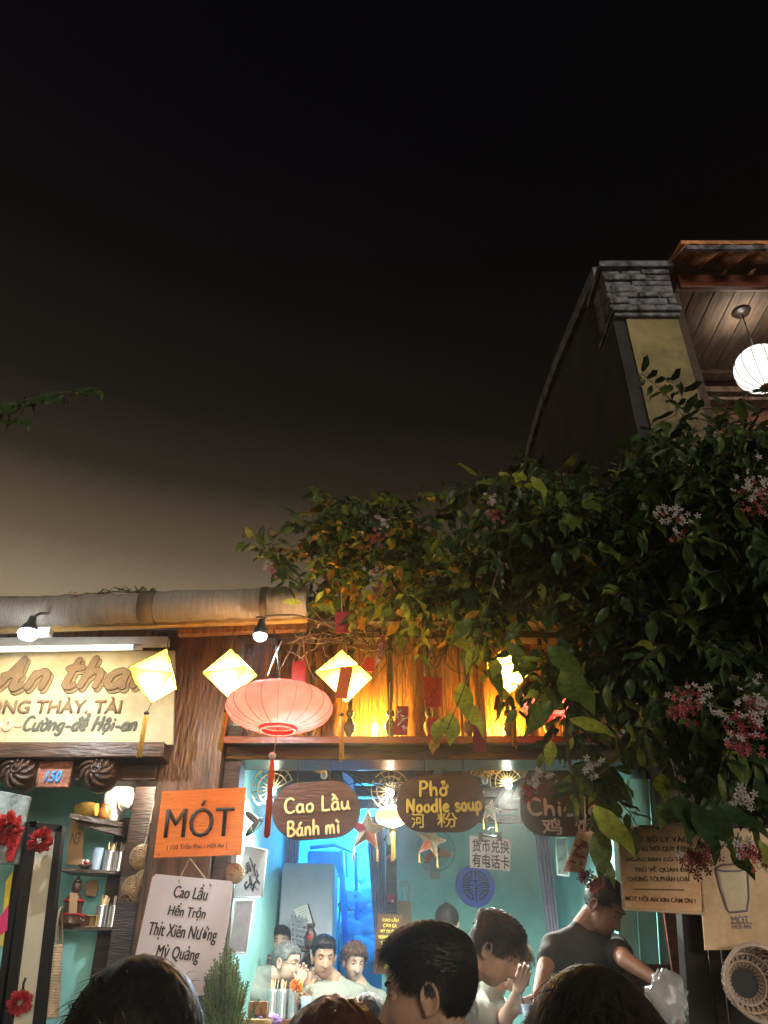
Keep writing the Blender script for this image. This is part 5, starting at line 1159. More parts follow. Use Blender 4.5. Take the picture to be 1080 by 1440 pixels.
# flower clusters
def cluster(x, y, r_px, Y, n, pinkness, nm='flower_cluster', parent=None):
    r = r_px * S(y, Y); c0 = P(x, y, Y); V = {k: MB() for k in ('petal_white', 'petal_pink', 'petal_red')}; st_ = MB()
    for k in range(n):
        d = Vector((random.gauss(0, .6), -abs(random.gauss(.3, .4)), random.gauss(0, .6))); c = c0 + d * r
        m = random.choices(list(V), (1 - pinkness, pinkness * .6, pinkness * .6))[0] if d.z < .2 else random.choices(list(V), (1.2 - pinkness, .25 * pinkness, .3 * pinkness))[0]
        nn = (Vector((random.gauss(0, .5), -1, random.gauss(0, .5)))).normalized(); a = nn.orthogonal().normalized(); b = nn.cross(a); pl = random.uniform(.010, .0155); g0 = random.uniform(0, 1)
        for i in range(5):
            g = g0 + i * math.tau / 5; e = a * math.cos(g) + b * math.sin(g); f = nn.cross(e)
            V[m].add([c, c + e * pl * .55 + f * pl * .24, c + e * pl + nn * .003, c + e * pl * .55 - f * pl * .24], [(0, 1, 2, 3)])
        st_.tube([c, c - nn * .02, c0 + Vector((0, .03, .03))], .0012, 4)
    root = None
    for m, q in V.items():
        if q.v:
            o = q.build(nm, m, root or parent or vine); o['kind'] = 'stuff'
            root = root or o
    st_.build('flower_stalks', 'leaf_lime', root)['kind'] = 'stuff'
for a in ((539, 736, 11, 3.3, 16, .05), (531, 757, 10, 3.3, 16, .95), (527, 810, 11, 3.3, 16, .1), (533, 830, 10, 3.3, 16, .95), (375, 798, 6, 3.6, 8, .1), (386, 806, 7, 3.6, 9, 1), (688, 706, 9, 2.9, 10, .3), (695, 725, 10, 2.9, 12, .95),
          (1060, 690, 24, 2.2, 46, .15), (1066, 712, 20, 2.2, 20, .9), (955, 735, 16, 2.4, 20, .15), (953, 755, 13, 2.4, 14, .8), (925, 722, 12, 2.4, 12, .15), (955, 995, 22, 2.3, 40, .95), (1052, 1010, 28, 2.2, 60, .55), (1060, 985, 20, 2.2, 24, .1), (1045, 1045, 22, 2.2, 36, .9),
          (741, 1112, 12, 2.8, 22, .95), (757, 1092, 12, 2.8, 16, .2), (832, 1080, 13, 2.6, 12, .1), (990, 975, 10, 2.3, 10, .1), (1040, 1125, 16, 2.2, 14, .1), (975, 1212, 17, 2.4, 30, 1), (990, 1195, 14, 2.4, 16, .9), (1058, 1205, 15, 2.2, 18, .95), (1040, 1190, 14, 2.2, 14, .6), (822, 1235, 12, 2.7, 16, 1), (838, 1243, 10, 2.7, 10, 1)):
    cluster(*a)
# overhanging branch, upper edge of the street
vb = thing('overhanging_branch', 'faint leafy branch reaching in against the night sky', 'branch', P(0, 610, 2.9)); L = []; twigs = MB()
for x, y in ((0, 578), (12, 572), (25, 568), (38, 560), (50, 562), (62, 555), (76, 552), (92, 552), (108, 548), (122, 545), (134, 546), (14, 590), (30, 585), (-15, 580), (-30, 575)):
    for k in range(3): 
        p = P(x + random.uniform(-5, 5), y + random.uniform(-3, 4), 2.9 + random.uniform(-.1, .1)); d = Vector((random.uniform(-.7, .7), -.2, -1)); L.append((p, basis(d, Vector((random.gauss(0, .5), -1, .3))), random.uniform(.08, .14), random.randrange(4), 0, p.y))
foliage(L, vb, 45); MB().tube([P(-60, 590, 2.9), P(0, 572, 2.9), P(60, 556, 2.9), P(138, 545, 2.9)], [.008, .006, .004, .002], 6).build('stem', 'vine_stem', vb)
ar_ = thing('awning_creeper', 'creeper sprig with leaves and red flowers lying on the rolled awning', 'plant', P(160, 838, 3.95)); L = []
for k in range(34):
    x = random.uniform(128, 216); p = P(x, 836 - 6 * math.sin((x - 128) / 88 * 3.1) + random.uniform(-1, 2), 3.92); d = Vector((random.choice((-1, 1)), -.2, random.uniform(-.6, .4))); L.append((p, basis(d, Vector((0, -.6, 1))), random.uniform(.04, .075), random.randrange(4), 2, p.y))
foliage(L, ar_, 34); cluster(108, 842, 8, 3.9, 14, .9, 'flowers', ar_); MB().tube([P(100, 842, 3.92), P(160, 832, 3.92), P(215, 834, 3.92)], .004, 6).build('stem', 'vine_stem', ar_)
# conifer
cf = thing('conifer_shrub', 'small feathery green conifer in front of the white menu board', 'shrub', P(310, 1500, 3.6)); cf.location.z = FLOOR
mb = MB(); stq = MB(); cxp = P(312, 1440, 3.6)
for k in range(120):
    x = random.gauss(312, 19); top_y = 1318 + abs(x - 318) * 1.6 + random.uniform(0, 75); yb = 1470; Y = 3.6 + random.uniform(-.12, .12)
    a = P(312 + (x - 312) * .4, yb, Y); b = P(x, top_y, Y); stq.tube([a, b], .0018, 4)
    for i in range(26):
        t = .1 + .9 * i / 26; q = a.lerp(b, t); 
        for s in (-1, 1):
            e = (Vector((s * random.uniform(.4, 1), random.gauss(0, .5), random.uniform(.6, 1.3)))).normalized() * random.uniform(.018, .034) * (1.2 - .6 * t); w_ = Vector((.0016, 0, 0)); mb.add([q - w_, q + w_, q + e * .6 + w_ * 1.4, q + e, q + e * .6 - w_ * 1.4], [(0, 1, 2, 3, 4)])
mb.build('sprays', 'conifer', cf)['kind'] = 'stuff'; stq.build('branches', 'vine_stem', cf)['kind'] = 'stuff'
MB().lathe(Vector((cxp.x, 3.6, FLOOR)), [(.09, 0), (.13, .3), (.14, .3), (.13, .28)], 20).build('pot', 'terracotta', cf)
# ------------------------------------------------------------------ people
mat('skin_a', (.56, .33, .22), .5, var=.06, scale=20, bump=.05, sss=.15); mat('skin_b', (.66, .44, .34), .5, var=.05, scale=20, bump=.05, sss=.15); mat('skin_c', (.36, .18, .11), .5, var=.06, scale=20, bump=.05, sss=.12)
mat('lip', (.42, .14, .11), .4, bump=0); mat('eye_white', (.42, .38, .36), .3, bump=0); mat('iris', (.02, .012, .008), .15, bump=0); mat('brow', (.02, .014, .010), .8, bump=0)
mat('hair_black', (.016, .012, .010), .5, var=.3, scale=40, bump=0, spec=.3); mat('hair_brown', (.040, .022, .014), .5, var=.3, scale=40, bump=0, spec=.3); mat('hair_auburn', (.13, .065, .035), .5, var=.3, scale=50, bump=0, spec=.3); mat('hair_grey', (.17, .165, .16), .5, var=.4, scale=60, bump=0); mat('hair_red', (.085, .028, .014), .4, var=.3, scale=40, bump=0); mat('hair_light', (.30, .17, .08), .45, var=.3, scale=40, bump=0)
mat('tee_white', (.40, .42, .36), .85, var=.08, scale=8, bump=.5, bscale=7); mat('tee_grey', (.30, .32, .31), .85, var=.12, scale=6, bump=.6, bscale=6); mat('tee_sage', (.22, .25, .23), .85, var=.1, scale=6, bump=.6, bscale=7); mat('tee_black', (.022, .025, .028), .8, var=.3, scale=6, bump=.6, bscale=6); mat('shirt_blue', (.30, .42, .66), .85, var=.1, scale=6, bump=.5, bscale=8); mat('trousers', (.03, .035, .05), .8, var=.2, scale=8); mat('cloth_dark', (.03, .028, .028), .85, var=.3, scale=8)
ELL = [((0, .012, .030), (.075, .097, .088)), ((0, -.020, -.037), (.061, .068, .080))]
def head_base(d):
    acc = np.zeros(len(d))
    for c, r in ELL:
        c = np.array(c); r = np.array(r); a = ((d / r) ** 2).sum(1); b = ((d / r) * (c / r)).sum(1); cc = ((c / r) ** 2).sum() - 1
        t = (b + np.sqrt(np.maximum(b * b - a * cc, 0))) / a; acc += t ** 12
    return acc ** (1 / 12)
def gz(x, m, s): return np.exp(-((x - m) / s) ** 2)
def head_r(d, male=1):
    r = head_base(d); p = d * r[:, None]; x, y, z = p.T; fr = np.clip(-y / .06, 0, 1); ax_ = np.abs(x)
    zz = np.clip((.022 - z) / .052, 0, 1); nose = np.where(z > -.040, zz ** 1.3, np.clip(1 - (-.040 - z) / .012, 0, 1)) * np.exp(-(x / (.009 + .008 * zz)) ** 2) * np.clip((.03 - z) / .01, 0, 1)
    r = r + fr * (.027 * nose + .005 * gz(z, -.036, .008) * gz(ax_, .013, .006)
        + (.003 + .002 * male) * gz(z, .026, .009) * gz(ax_, .028, .022) - .009 * gz(z, .006, .011) * gz(ax_, .031, .014) + .003 * gz(z, -.004, .004) * gz(ax_, .031, .010)
        + .004 * gz(z, -.03, .018) * gz(ax_, .04, .016) + .0065 * gz(z, -.062, .005) * gz(x, 0, .02) + .006 * gz(z, -.074, .005) * gz(x, 0, .017) - .003 * gz(z, -.068, .0022) * gz(x, 0, .024)
        - .003 * gz(z, -.085, .005) * gz(x, 0, .02) + .006 * gz(z, -.104, .012) * gz(x, 0, .02))
    r = r + male * .004 * gz(z, -.075, .02) * gz(ax_, .048, .012)
    return r
def sph_dirs(n, m):
    th = np.linspace(0, math.pi, m + 1); ph = np.arange(n) * math.tau / n; T, Pp = np.meshgrid(th, ph, indexing='ij')
    return np.stack([np.sin(T) * np.cos(Pp), np.sin(T) * np.sin(Pp), np.cos(T)], -1).reshape(-1, 3)
def grid_faces(n, m): return [(i * n + k, (i + 1) * n + k, (i + 1) * n + (k + 1) % n, i * n + (k + 1) % n) for i in range(m) for k in range(n)]
def scalp_mask(p, style):
    x, y, z = p.T; hl = np.interp(y, [-.10, -.07, -.05, -.035, -.005, .03, .055, .09], [.066, .060, .052, .018, .012, -.005, -.05, -.062]) + style.get('hl', 0) * (y < -.03)
    return np.clip((z - hl) / .008 + .5, 0, 1)
def hair_thick(p, style):
    x, y, z = p.T; t = np.interp(z, [-.06, 0, .04, .08, .12], [style['side'] * .6, style['side'], style['side'] * 1.3, style['top'], style['top']])
    return t * (1 + style.get('front', 0) * np.clip(-y / .08, 0, 1))
def remesh(mb, voxel, name, m, parent, smooth=2):
    me = bpy.data.meshes.new(name); me.from_pydata(mb.v, [], mb.f); me.update(); o = bpy.data.objects.new(name, me); COL.objects.link(o)
    bm = bmesh.new(); bm.from_mesh(me); bmesh.ops.remove_doubles(bm, verts=bm.verts, dist=1e-6); bmesh.ops.recalc_face_normals(bm, faces=bm.faces); bm.to_mesh(me); bm.free()
    r = o.modifiers.new('r', 'REMESH'); r.mode = 'VOXEL'; r.voxel_size = voxel; r.use_smooth_shade = True
    if smooth: s = o.modifiers.new('s', 'SMOOTH'); s.factor = .5; s.iterations = smooth
    bpy.context.view_layer.update(); e = bpy.data.meshes.new_from_object(o.evaluated_get(bpy.context.evaluated_depsgraph_get())); bpy.data.objects.remove(o); e.name = name
    return link(name, e, m, parent, True)
def strands(H, style, n, m, parent, kh, width=.0022):
    """H places head coordinates; strands grow from the scalp and follow style['flow'] then gravity"""
    d = rng.normal(size=(n * 3, 3)); d /= np.linalg.norm(d, axis=1)[:, None]; r = head_base(d); p = d * r[:, None]; k = scalp_mask(p, style) > .55; d = d[k][:n]; p = p[k][:n]
    mb = MB(); fl = Vector(style.get('flow', (0, -1, -.3))); gv = Vector(style.get('grav', (0, 0, -1))); th = hair_thick(p, style); seg = 5
    ln_ = style.get('len', .05)
    for i in range(len(d)):
        n_ = Vector(d[i]); q = Vector(p[i]) + n_ * th[i] * random.uniform(.55, .95); side = min(1, max(0, (.06 - q.z) / .05)); L_ = ln_ * random.uniform(.6, 1.15) * (1 - side * style.get('sidecut', .6))
        fly = random.random() < .012
        t = (fl * (1 - side) + Vector((0, .25, -1)) * side + Vector(rng.normal(size=3)) * style.get('messy', .16)); t = (t - n_ * t.dot(n_) * .85 + n_ * style.get('lift', .25) * (1 - side) + (n_ * .25 if fly else n_ * 0)).normalized(); pts = [q]
        for s in range(seg):
            cn = pts[-1].normalized(); o_ = t.dot(cn); t = (t - cn * (o_ * (.2 if fly else style.get('hug', .45)) if o_ > 0 else 0) + gv * style.get('fall', .12)).normalized(); q2 = pts[-1] + t * L_ / seg; rr = q2.length; dd = np.array([q2 / rr]); lim = head_base(dd)[0] + .004
            if rr < lim: q2 = q2 * (lim / rr)
            pts.append(q2)
        w_ = width * random.uniform(.6, 1.2) * (.4 if fly else 1); sd = t.cross(n_); sd = sd.normalized() * w_ if sd.length > .01 else Vector((w_, 0, 0)); vs = []
        for j, a in enumerate(pts): f_ = 1 - (j / seg) ** 2 * .85; vs += [H @ ((a - sd * f_) * kh), H @ ((a + sd * f_) * kh)]
        mb.add(vs, [(2 * j, 2 * j + 1, 2 * j + 3, 2 * j + 2) for j in range(seg)], True)
    o = mb.build('hair_strands', m, parent); o['kind'] = 'stuff'; return o
def finger(mb, a, d, nrm, L_, r, curl):
    d = d.normalized(); ax_ = d.cross(nrm).normalized(); p = a
    for k, f_ in enumerate((.45, .32, .25)):
        q = p + d * L_ * f_; mb.caps(p, r * (1 - .1 * k), q, r * (.92 - .1 * k), 8); p = q; d = Matrix.Rotation(-curl, 3, ax_) @ d
def hand(mb, wr, d, nrm, side, curl=.5, k=1.0):
    d = Vector(d).normalized(); nrm = Vector(nrm); nrm = (nrm - d * nrm.dot(d)).normalized(); s = d.cross(nrm).normalized() * side; wr = Vector(wr)
    for u, l in ((-.028, .078), (-.010, .088), (.010, .084), (.027, .074)):
        mb.caps(wr + s * u * .55 * k, .014 * k, wr + d * l * k * .95 + s * u * k, .0115 * k, 8)
    for u, l, fl_ in ((-.030, .078, .062), (-.011, .088, .076), (.009, .085, .072), (.027, .075, .056)):
        finger(mb, wr + d * l * k + s * u * k, d + s * u * 3, nrm, fl_ * k, .0088 * k, curl)
    finger(mb, wr + d * .025 * k - s * .026 * k, d * .75 - s * .75 + nrm * .3, nrm, .062 * k, .0105 * k, curl * .4)
def person(label, hp, yaw, pitch=0, roll=0, k=1.0, skin='skin_a', hair='hair_black', style=None, voxel=.006, male=1, chest=None, lean=(0, 0, 0), face=0, shirt='tee_white', arms=(), legs='stand', group=None, nstr=700, extra=None, glasses=False, sleeve=.6, base=0, hidden=False, sw_=.0022):
    """hp: centre of the head. chest: point between the shoulders. arms: (side, elbow, wrist, hand direction, palm normal, curl)"""
    style = dict(dict(top=.022, side=.008, flow=(0, -1, -.2), len=.05), **(style or {})); hp = Vector(hp); k = k * 1.0
    H = Matrix.Translation(hp) @ Matrix.Rotation(R(yaw), 4, 'Z') @ Matrix.Rotation(R(pitch), 4, 'X') @ Matrix.Rotation(R(roll), 4, 'Y')
    t = thing('person', label, 'person', (hp.x, hp.y, base), group); mb = MB()
    n_, m_ = 72, 56; d = sph_dirs(n_, m_); r = head_r(d, male); pts = [H @ Vector(q * k) for q in d * r[:, None]]; mb.add(pts, grid_faces(n_, m_), True)
    for s in (-1, 1):   # ears
        c = Vector((s * .074, .010, -.006)); ring = [H @ ((c + Vector((s * (.006 + .006 * (math.cos(a) > -.3)), .017 * math.sin(a) + .004, .029 * math.cos(a)))) * k) for a in np.linspace(-2.6, 2.9, 12)]
        for a, b in zip(ring[:-1], ring[1:]): mb.caps(a, .0052 * k, b, .0052 * k, 8)
        mb.ball(H @ ((c + Vector((0, .002, 0))) * k), (.007 * k, .014 * k, .024 * k), 10, 8, (H.to_3x3() @ Matrix.Rotation(0, 3, 'X')))
        mb.ball(H @ ((c + Vector((s * .004, -.004, -.028))) * k), .008 * k, 8, 6)
    ch = Vector(chest) if chest is not None else hp + Vector((0, .02, -.30)) * k
    nb = H @ (Vector((0, .030, -.065)) * k); ntop = H @ (Vector((0, .02, -.02)) * k)
    nk = ch + Vector((0, 0, .075 * k)); mb.caps(ntop, .050 * k, nb, .054 * k); mb.caps(nb, .054 * k, nk, .062 * k)
    yb = arms[0] if False else None
    bdir = Vector(lean); hip = ch + Vector((0, 0, -.46 * k)) + bdir
    th = R(style.get('body_yaw', yaw)); sx = Vector((math.cos(th), math.sin(th), 0)); fy = Vector((-math.sin(th), math.cos(th), 0)); Mb = Matrix((sx, fy, Vector((0, 0, 1)))).transposed()
    def torso(q, g):
        sh_ = .165 * k if male else .148 * k
        q.caps(ch - sx * sh_, .058 * k + g, ch + sx * sh_, .058 * k + g); q.ball(ch + Vector((0, 0, -.03 * k)), (.155 * k + g, .100 * k + g, .105 * k + g), 20, 14, Mb)
        for s in (-1, 1): q.caps(nk - Vector((0, 0, .015 * k)) - sx * s * .02, .045 * k + g * 1.5, ch + sx * s * sh_ * .9, .052 * k + g * 1.2)
        for f_, w_, dd in ((.2, .165, .112), (.42, .155, .105), (.65, .142, .100), (.85, .155, .108), (1, .165, .12)):
            c = ch.lerp(hip, f_); q.ball(c, (w_ * k + g, dd * k + g, .125 * k), 18, 12, Mb)
        return sh_
    sh_ = torso(mb, 0); sb = MB(); torso(sb, .012)
    if (nk - nb).length > .13 * k: sb.caps(nk, .07 * k, nk.lerp(nb, .45), .066 * k)
    for (s, el, wr, hd, pn, cu) in arms:
        a = ch + sx * s * sh_; el = Vector(el); wr = Vector(wr); mb.caps(a, .048 * k, el, .037 * k); mb.caps(el, .038 * k, wr, .025 * k); hand(mb, wr, hd, pn, s, cu, k * .98)
        sb.caps(a, .060 * k, a.lerp(el, sleeve), .060 * k)
    done = {a[0] for a in arms}
    for s in (-1, 1):
        if s not in done:
            a = ch + sx * s * sh_; el = a + Vector((sx.x * s * .05, sx.y * s * .05, -.27 * k)); wr = el + Vector((0, -.06, -.22)) * k; mb.caps(a, .046 * k, el, .036 * k); mb.caps(el, .037 * k, wr, .025 * k); hand(mb, wr, (0, -.1, -1), -sx * s, s, .5, k); sb.caps(a, .060 * k, a.lerp(el, sleeve), .060 * k)
    lg = MB(); fw = -fy
    for s in (-1, 1):
        hj = hip + sx * s * .09 * k
        if legs == 'stand': kn = Vector((hj.x, hj.y, base + (hj.z - base) * .52)) + fw * .03; an = Vector((hj.x, hj.y, base + .08))
        else: kn = hj + fw * .42 * k; an = Vector((kn.x, kn.y, base + .08))
        lg.caps(hj, .085 * k, kn, .06 * k); lg.caps(kn, .06 * k, an, .045 * k); lg.caps(an, .045 * k, an + fw * .13 + Vector((0, 0, -.035)), .035)
        mb.caps(hj, .07 * k, kn, .05 * k, 10); mb.caps(kn, .05 * k, an, .036 * k, 10)
    if voxel < .006:   # fine head, coarser rest
        pass
    b = remesh(mb, voxel, 'body', skin, t, 1); remesh(sb, .012, 'shirt', shirt, t, 3); remesh(lg, .016, 'trousers', 'trousers', t, 3)
    if extra: extra(t, H, k)
    # face
    for s in (-1, 1):
        e = Vector((s * .0305, -.0668, .004)); MB().ball(H @ (e * k), .0122 * k, 14, 10).build('eye', 'eye_white', t)
        g = Vector((style.get('look', 0), -1, style.get('lookz', -.05))).normalized(); MB().ball(H @ ((e + g * .0072) * k), .0066 * k, 10, 8).build('iris', 'iris', t)
        ld = MB(); Q = (H.to_3x3()).normalized(); ec = H @ (e * k); nU, nV = 20, 10; rr_ = .0136 * k; vs = []
        for a_ in range(nU + 1):
            th_ = R(17) + (math.tau - R(30)) * a_ / nU
            for b_ in range(nV + 1):
                u_ = -1 + 2 * b_ / nV; w_ = math.sqrt(max(0, 1 - u_ * u_)); tt = th_ if .5 < a_ < nU - .5 else (th_ * w_ if a_ == 0 else math.tau - (math.tau - th_) * w_)
                vs.append(ec + Q @ (Vector((u_, -w_ * math.cos(tt), w_ * math.sin(tt))) * rr_))
        ld.add(vs, [(a_ * (nV + 1) + b_, a_ * (nV + 1) + b_ + 1, (a_ + 1) * (nV + 1) + b_ + 1, (a_ + 1) * (nV + 1) + b_) for a_ in range(nU) for b_ in range(nV)], True).build('eyelid', skin, t)
        lid = MB(); lid.tube([H @ ((e + Vector((x * .0145, -.0134 + abs(x) ** 2 * .0095, .0042 - x * x * .0036))) * k) for x in np.linspace(-1, 1, 7)], [.0006 * k, .0010 * k, .0012 * k, .0012 * k, .0012 * k, .0010 * k, .0006 * k], 6); lid.build('lash_line', 'brow', t)
        MB().tube([H @ (Vector((s * (.014 + .034 * u), -.0905 + .016 * u * u + .002, .0235 + .007 * math.sin(u * 2.4))) * k) for u in np.linspace(0, 1, 6)], [.0016 * k, .0030 * k, .0032 * k, .0028 * k, .0020 * k, .001 * k], 6).build('eyebrow', hair if hair != 'hair_grey' else 'hair_grey', t)
    for z, w_, rr in ((-.0625, .021, .0042), (-.0725, .018, .0048)):
        u = np.linspace(-1, 1, 9); dd = np.stack([u * w_, np.full(9, -.085), np.full(9, z) - .001 * (u * u)], 1); dn = dd / np.linalg.norm(dd, axis=1)[:, None]; r_ = head_r(dn, male) - .0018; MB().tube([H @ Vector(q * k) for q in dn * r_[:, None]], [rr * k * max(.25, 1 - x * x) for x in u], 8).build('lip', 'lip', t)
    # hair cap
    n2, m2 = 84, 60; d = sph_dirs(n2, m2); r0 = head_base(d); p = d * r0[:, None]; mk = scalp_mask(p, style); thk = hair_thick(p, style)
    nz = np.sin(p[:, 0] * 260 + np.sin(p[:, 1] * 140) * 2) * np.sin(p[:, 1] * 210 + p[:, 2] * 110) * style.get('lump', .12)
    r2 = r0 - .004 * (1 - mk) + mk * thk * (1 + nz); hc = MB().add([H @ Vector(q * k) for q in d * r2[:, None]], grid_faces(n2, m2), True)
    ho = hc.build('hair', hair, t)
    bm = bmesh.new(); bm.from_mesh(ho.data); low = [v for v in bm.verts if mk[v.index] < .01]; bmesh.ops.delete(bm, geom=low, context='VERTS'); bm.to_mesh(ho.data); bm.free()
    strands(H, style, nstr, hair, t, k, sw_)
    if glasses:
        for s in (-1, 1):
            MB().tube([H @ (Vector((s * .031 + .019 * math.cos(a), -.098, .002 + .015 * math.sin(a))) * k) for a in np.linspace(0, math.tau, 16)], .0013 * k, 5, cap=False).build('glasses_rim', 'steel_dark', t); MB().tube([H @ (Vector(q) * k) for q in ((s * .05, -.097, .006), (s * .079, -.01, .006), (s * .08, .014, -.002))], .0015 * k, 5).build('glasses_arm', 'steel_dark', t)
    return t
def longhair(m, length, width=.085, back=.05, n=420):
    def f(t, H, k):
        mb = MB()
        for i in range(n):
            a = random.uniform(-.15, math.pi + .15); r = random.uniform(.85, 1.0); s = Vector((math.cos(a) * .086 * r, .015 + math.sin(a) * .104 * r, random.uniform(-.03, .02))); q = H @ (s * k); pts = [q]; dd = (H.to_3x3() @ Vector((0, .15, -1))).normalized(); w_ = Vector((-math.sin(a), math.cos(a), 0)); w_ = (H.to_3x3() @ w_).normalized() * .004 * k
            for j in range(5): dd = (dd + Vector((random.gauss(0, .03), random.gauss(0, .03), -.6))).normalized(); pts.append(pts[-1] + dd * length / 5 * random.uniform(.8, 1.05))
            vs = []
            for p in pts: vs += [p - w_, p + w_]
            mb.add(vs, [(2 * j, 2 * j + 1, 2 * j + 3, 2 * j + 2) for j in range(5)], True)
        mb.build('long_hair', m, t)['kind'] = 'stuff'
    return f
def bun(m, off=(0, .085, .06), r=.032):
    def f(t, H, k):
        o = MB().ball(H @ (Vector(off) * k), r * k, 16, 12)
        for v in o.v: v += (v - H @ (Vector(off) * k)) * random.uniform(-.06, .1)
        o.build('hair_bun', m, t)
    return f
def hp(px, py, Y): return P(px, py, Y)

# seated guests
h = hp(455, 1347, 6.2); person('young man in a white T-shirt at the table, turning to face the street', h, 14, 8, k=1.0, skin='skin_a', style=dict(top=.030, side=.006, front=.35, flow=(.15, -1, .25), len=.03, messy=.12, look=.1, hl=.004), voxel=.0045, chest=h + Vector((.08, .05, -.215)), shirt='tee_white', legs='sit', base=FLOOR, nstr=900,
   arms=((-1, P(444, 1418, 6.1), P(436, 1412, 5.85), (-.4, -.6, .3), (0, -1, 0), .9),))
h = hp(498, 1354, 6.5); person('woman with short curly brown hair and a loose white top, looking aside', h, 22, 10, 4, k=.95, skin='skin_b', hair='hair_auburn', style=dict(top=.026, side=.020, front=.1, hl=-.006, flow=(.6, -.5, 0), len=.04, messy=.5, sidecut=.2, look=-.15, lump=.55), male=0, voxel=.005, chest=h + Vector((.05, .02, -.225)), shirt='tee_white', legs='sit', base=FLOOR, nstr=900)
h = hp(404, 1354, 6.1); person('grey haired man with glasses and a sage T-shirt, hands clasped before his mouth', h, 66, 8, k=1.0, skin='skin_b', hair='hair_grey', style=dict(top=.012, side=.009, flow=(0, .3, .3), len=.018, body_yaw=65, messy=.3), voxel=.0045, glasses=True, chest=h + Vector((-.19, .03, -.16)), lean=(-.16, .05, .06), shirt='tee_sage', legs='sit', base=FLOOR, nstr=900,
   arms=((1, P(402, 1420, 6.25), P(417, 1385, 6.15), (.35, -.1, .8), (0, -.7, -.3), 1.1), (-1, P(398, 1420, 5.9), P(419, 1386, 6.0), (.3, .1, .8), (0, .7, -.3), 1.1)))
h = hp(396, 1326, 7.0); person('pale man in a light blue shirt sitting behind the grey haired man', h, -4, 0, k=1.0, skin='skin_b', hair='hair_brown', style=dict(top=.02, side=.014, hl=-.008, len=.04), male=1, chest=h + Vector((.10, -.08, -.28)), shirt='shirt_blue', legs='sit', base=FLOOR, nstr=500)
h = hp(366, 1334, 6.9); person('woman with long straight black hair seen from behind at the bench', h, 150, 0, k=.95, skin='skin_b', style=dict(top=.018, side=.018, flow=(0, 1, -.2), len=.06), male=0, chest=h + Vector((0, .02, -.28)), shirt='cloth_dark', legs='sit', base=FLOOR, nstr=300, extra=longhair('hair_black', .16))
h = hp(440, 1368, 6.45); person('girl drinking through a straw, half hidden by the young man', h, 40, 10, k=.9, skin='skin_b', style=dict(top=.016, side=.014, flow=(0, .5, -.5), len=.06, hl=-.004), male=0, chest=h + Vector((-.02, .06, -.24)), shirt='cloth_dark', legs='sit', base=FLOOR, nstr=300, extra=longhair('hair_black', .2),
   arms=((-1, P(430, 1422, 6.3), P(433, 1392, 6.2), (-.1, -.2, .9), (0, -1, 0), 1.0),))
h = hp(629, 1300, 6.6); person('person with a black topknot seen from behind by the turquoise wall', h, 172, 8, k=1.0, skin='skin_b', style=dict(top=.022, side=.014, flow=(0, 1, .4), len=.03), male=0, chest=h + Vector((.05, -.03, -.26)), shirt='tee_white', base=FLOOR, nstr=500, extra=bun('hair_black', (0, .05, .11), .03))
h = hp(722, 1358, 4.7); person('fair haired person in white drinking from a straw behind the bending man', h, 60, 28, k=.98, skin='skin_b', hair='hair_light', style=dict(top=.022, side=.02, flow=(0, -1, -.4), len=.06), male=0, voxel=.0055, chest=h + Vector((-.13, .12, -.20)), shirt='tee_white', base=FLOOR, nstr=500,
   arms=((1, P(712, 1432, 4.6), P(728, 1394, 4.45), (.4, -.1, .8), (0, -1, 0), 1.1), (-1, P(705, 1436, 4.7), P(728, 1418, 4.5), (.8, 0, .25), (0, -1, .2), .9)))
t = thing('iced_drink', 'clear cup of iced drink under the two hands at the counter', 'cup', P(746, 1447, 4.4)); p = P(746, 1447, 4.4); MB().lathe(p, [(.026, 0), (.036, .10), (.034, .10), (.024, .004)], 18).build('cup', 'bag_clear_blue', t); MB().tube([p + Vector((0, 0, .03)), P(731, 1395, 4.4)], .003, 6).build('straw', 'steel_dark', t)
# bending man
h = hp(694, 1338, 3.55); person('young man with a tall dark fringe bending forward in profile, orange lit neck', h, 76, 30, 0, k=.98, skin='skin_a', hair='hair_brown', style=dict(top=.036, side=.004, front=.3, flow=(0, -1, .05), len=.07, fall=.16, messy=.3, sidecut=.75, lift=.2, lump=.12, body_yaw=60), voxel=.0042, chest=h + Vector((-.20, .04, -.20)), lean=(-.1, 0, 0), shirt='tee_grey', legs='stand', base=.0, nstr=5000, sw_=.0015)
# man in black
h = hp(850, 1275, 4.1); person('man in a black T-shirt stooping to reach, one arm hanging', h, 50, 40, 0, k=1.0, skin='skin_c', style=dict(top=.016, side=.008, flow=(0, -1, 0), len=.03, body_yaw=20), chest=h + Vector((-.10, .06, -.17)), lean=(-.02, .05, -.02), shirt='tee_black', base=FLOOR - .21, nstr=900, voxel=.0055, sleeve=.55,
   arms=((-1, P(766, 1362, 4.0), P(756, 1400, 3.85), (-.05, -.1, -1), (.5, -.4, 0), .35), (1, P(880, 1350, 3.9), P(922, 1378, 3.75), (.8, -.1, -.3), (0, 0, -1), .7)))
t = thing('clear_plastic_bag', 'crumpled clear plastic bag held by the man in black', 'bag', P(935, 1430, 3.5)); mb = MB(); c = P(938, 1403, 3.5); mb.ball(c, (.075, .05, .085), 22, 16)
for v in mb.v: v += (v - c) * random.uniform(-.2, .22)
mb.build('bag', 'plastic_bag', t)
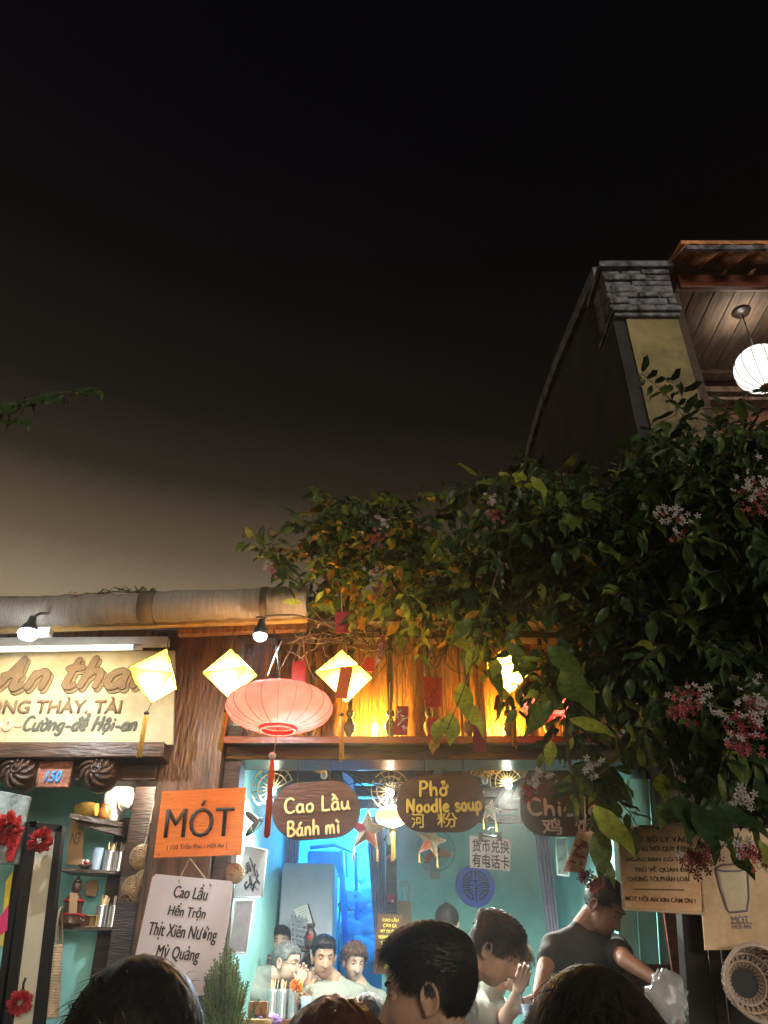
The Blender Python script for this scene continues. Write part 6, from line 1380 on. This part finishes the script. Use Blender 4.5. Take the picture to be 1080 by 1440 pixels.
# street crowd in the foreground
h = hp(600, 1400, 1.98); person('dark haired young man in the street, head turned in profile past the brown menu', h, -98, 4, 0, k=.98, skin='skin_a', style=dict(top=.030, side=.009, front=.15, flow=(.35, -1, .4), len=.045, messy=.28, lump=.10, body_yaw=-150, fall=.03, hl=.004), voxel=.0042, chest=h + Vector((.06, .0, -.28)), shirt='cloth_dark', base=0, nstr=7000, sw_=.0014)
h = hp(186, 1500, 1.42); person('dark haired head from behind below the white menu board, orange lit edge', h, 178, -4, 0, k=1.02, skin='skin_a', style=dict(top=.026, side=.020, flow=(.1, 1, .1), len=.06, messy=.35, hl=.0, lump=.05), male=0, chest=h + Vector((0, 0, -.28)), shirt='cloth_dark', base=0, nstr=7000, sw_=.0013, voxel=.007, extra=longhair('hair_black', .28, n=900))
h = hp(470, 1548, 1.5); person('reddish brown head of hair rising at the bottom edge before the table', h, 175, 0, 0, k=1.0, skin='skin_a', hair='hair_red', style=dict(top=.022, side=.02, flow=(0, 1, .1), len=.07, messy=.12), male=0, chest=h + Vector((0, 0, -.28)), shirt='cloth_dark', base=0, nstr=6000, sw_=.0013, voxel=.008)
h = hp(845, 1524, 1.28); person('long dark hair of a person in deep shadow at the lower right', h, 172, 4, 0, k=1.0, skin='skin_c', hair='hair_black', style=dict(top=.02, side=.022, flow=(.2, 1, .0), len=.07, messy=.25, lump=.05), male=0, chest=h + Vector((0, 0, -.28)), shirt='cloth_dark', base=0, nstr=7000, sw_=.0013, voxel=.008, extra=longhair('hair_black', .3, n=900))
h = hp(518, 1448, 3.8); person('dark haired person low behind the young man in the street', h, 160, 0, 0, k=.95, skin='skin_a', style=dict(top=.02, side=.018, flow=(0, 1, 0), len=.06), male=0, chest=h + Vector((0, 0, -.28)), shirt='cloth_dark', base=0, nstr=500, voxel=.009)
# ------------------------------------------------------------------ haze volume added for the bloom around the lamps
hz = MB().box2((-14, -9, -1), (14, 16, 8.2)).build('haze', None); hz['kind'] = 'stuff'
hm = bpy.data.materials.new('haze_air'); hm.use_nodes = True; hn = hm.node_tree.nodes; hn.remove(hn['Principled BSDF'])
pv = hn.new('ShaderNodeVolumePrincipled'); pv.inputs['Density'].default_value = .012; pv.inputs['Color'].default_value = (.95, .93, .88, 1); pv.inputs['Anisotropy'].default_value = .82
hm.node_tree.links.new(pv.outputs[0], hn['Material Output'].inputs['Volume']); hz.data.materials.append(hm)
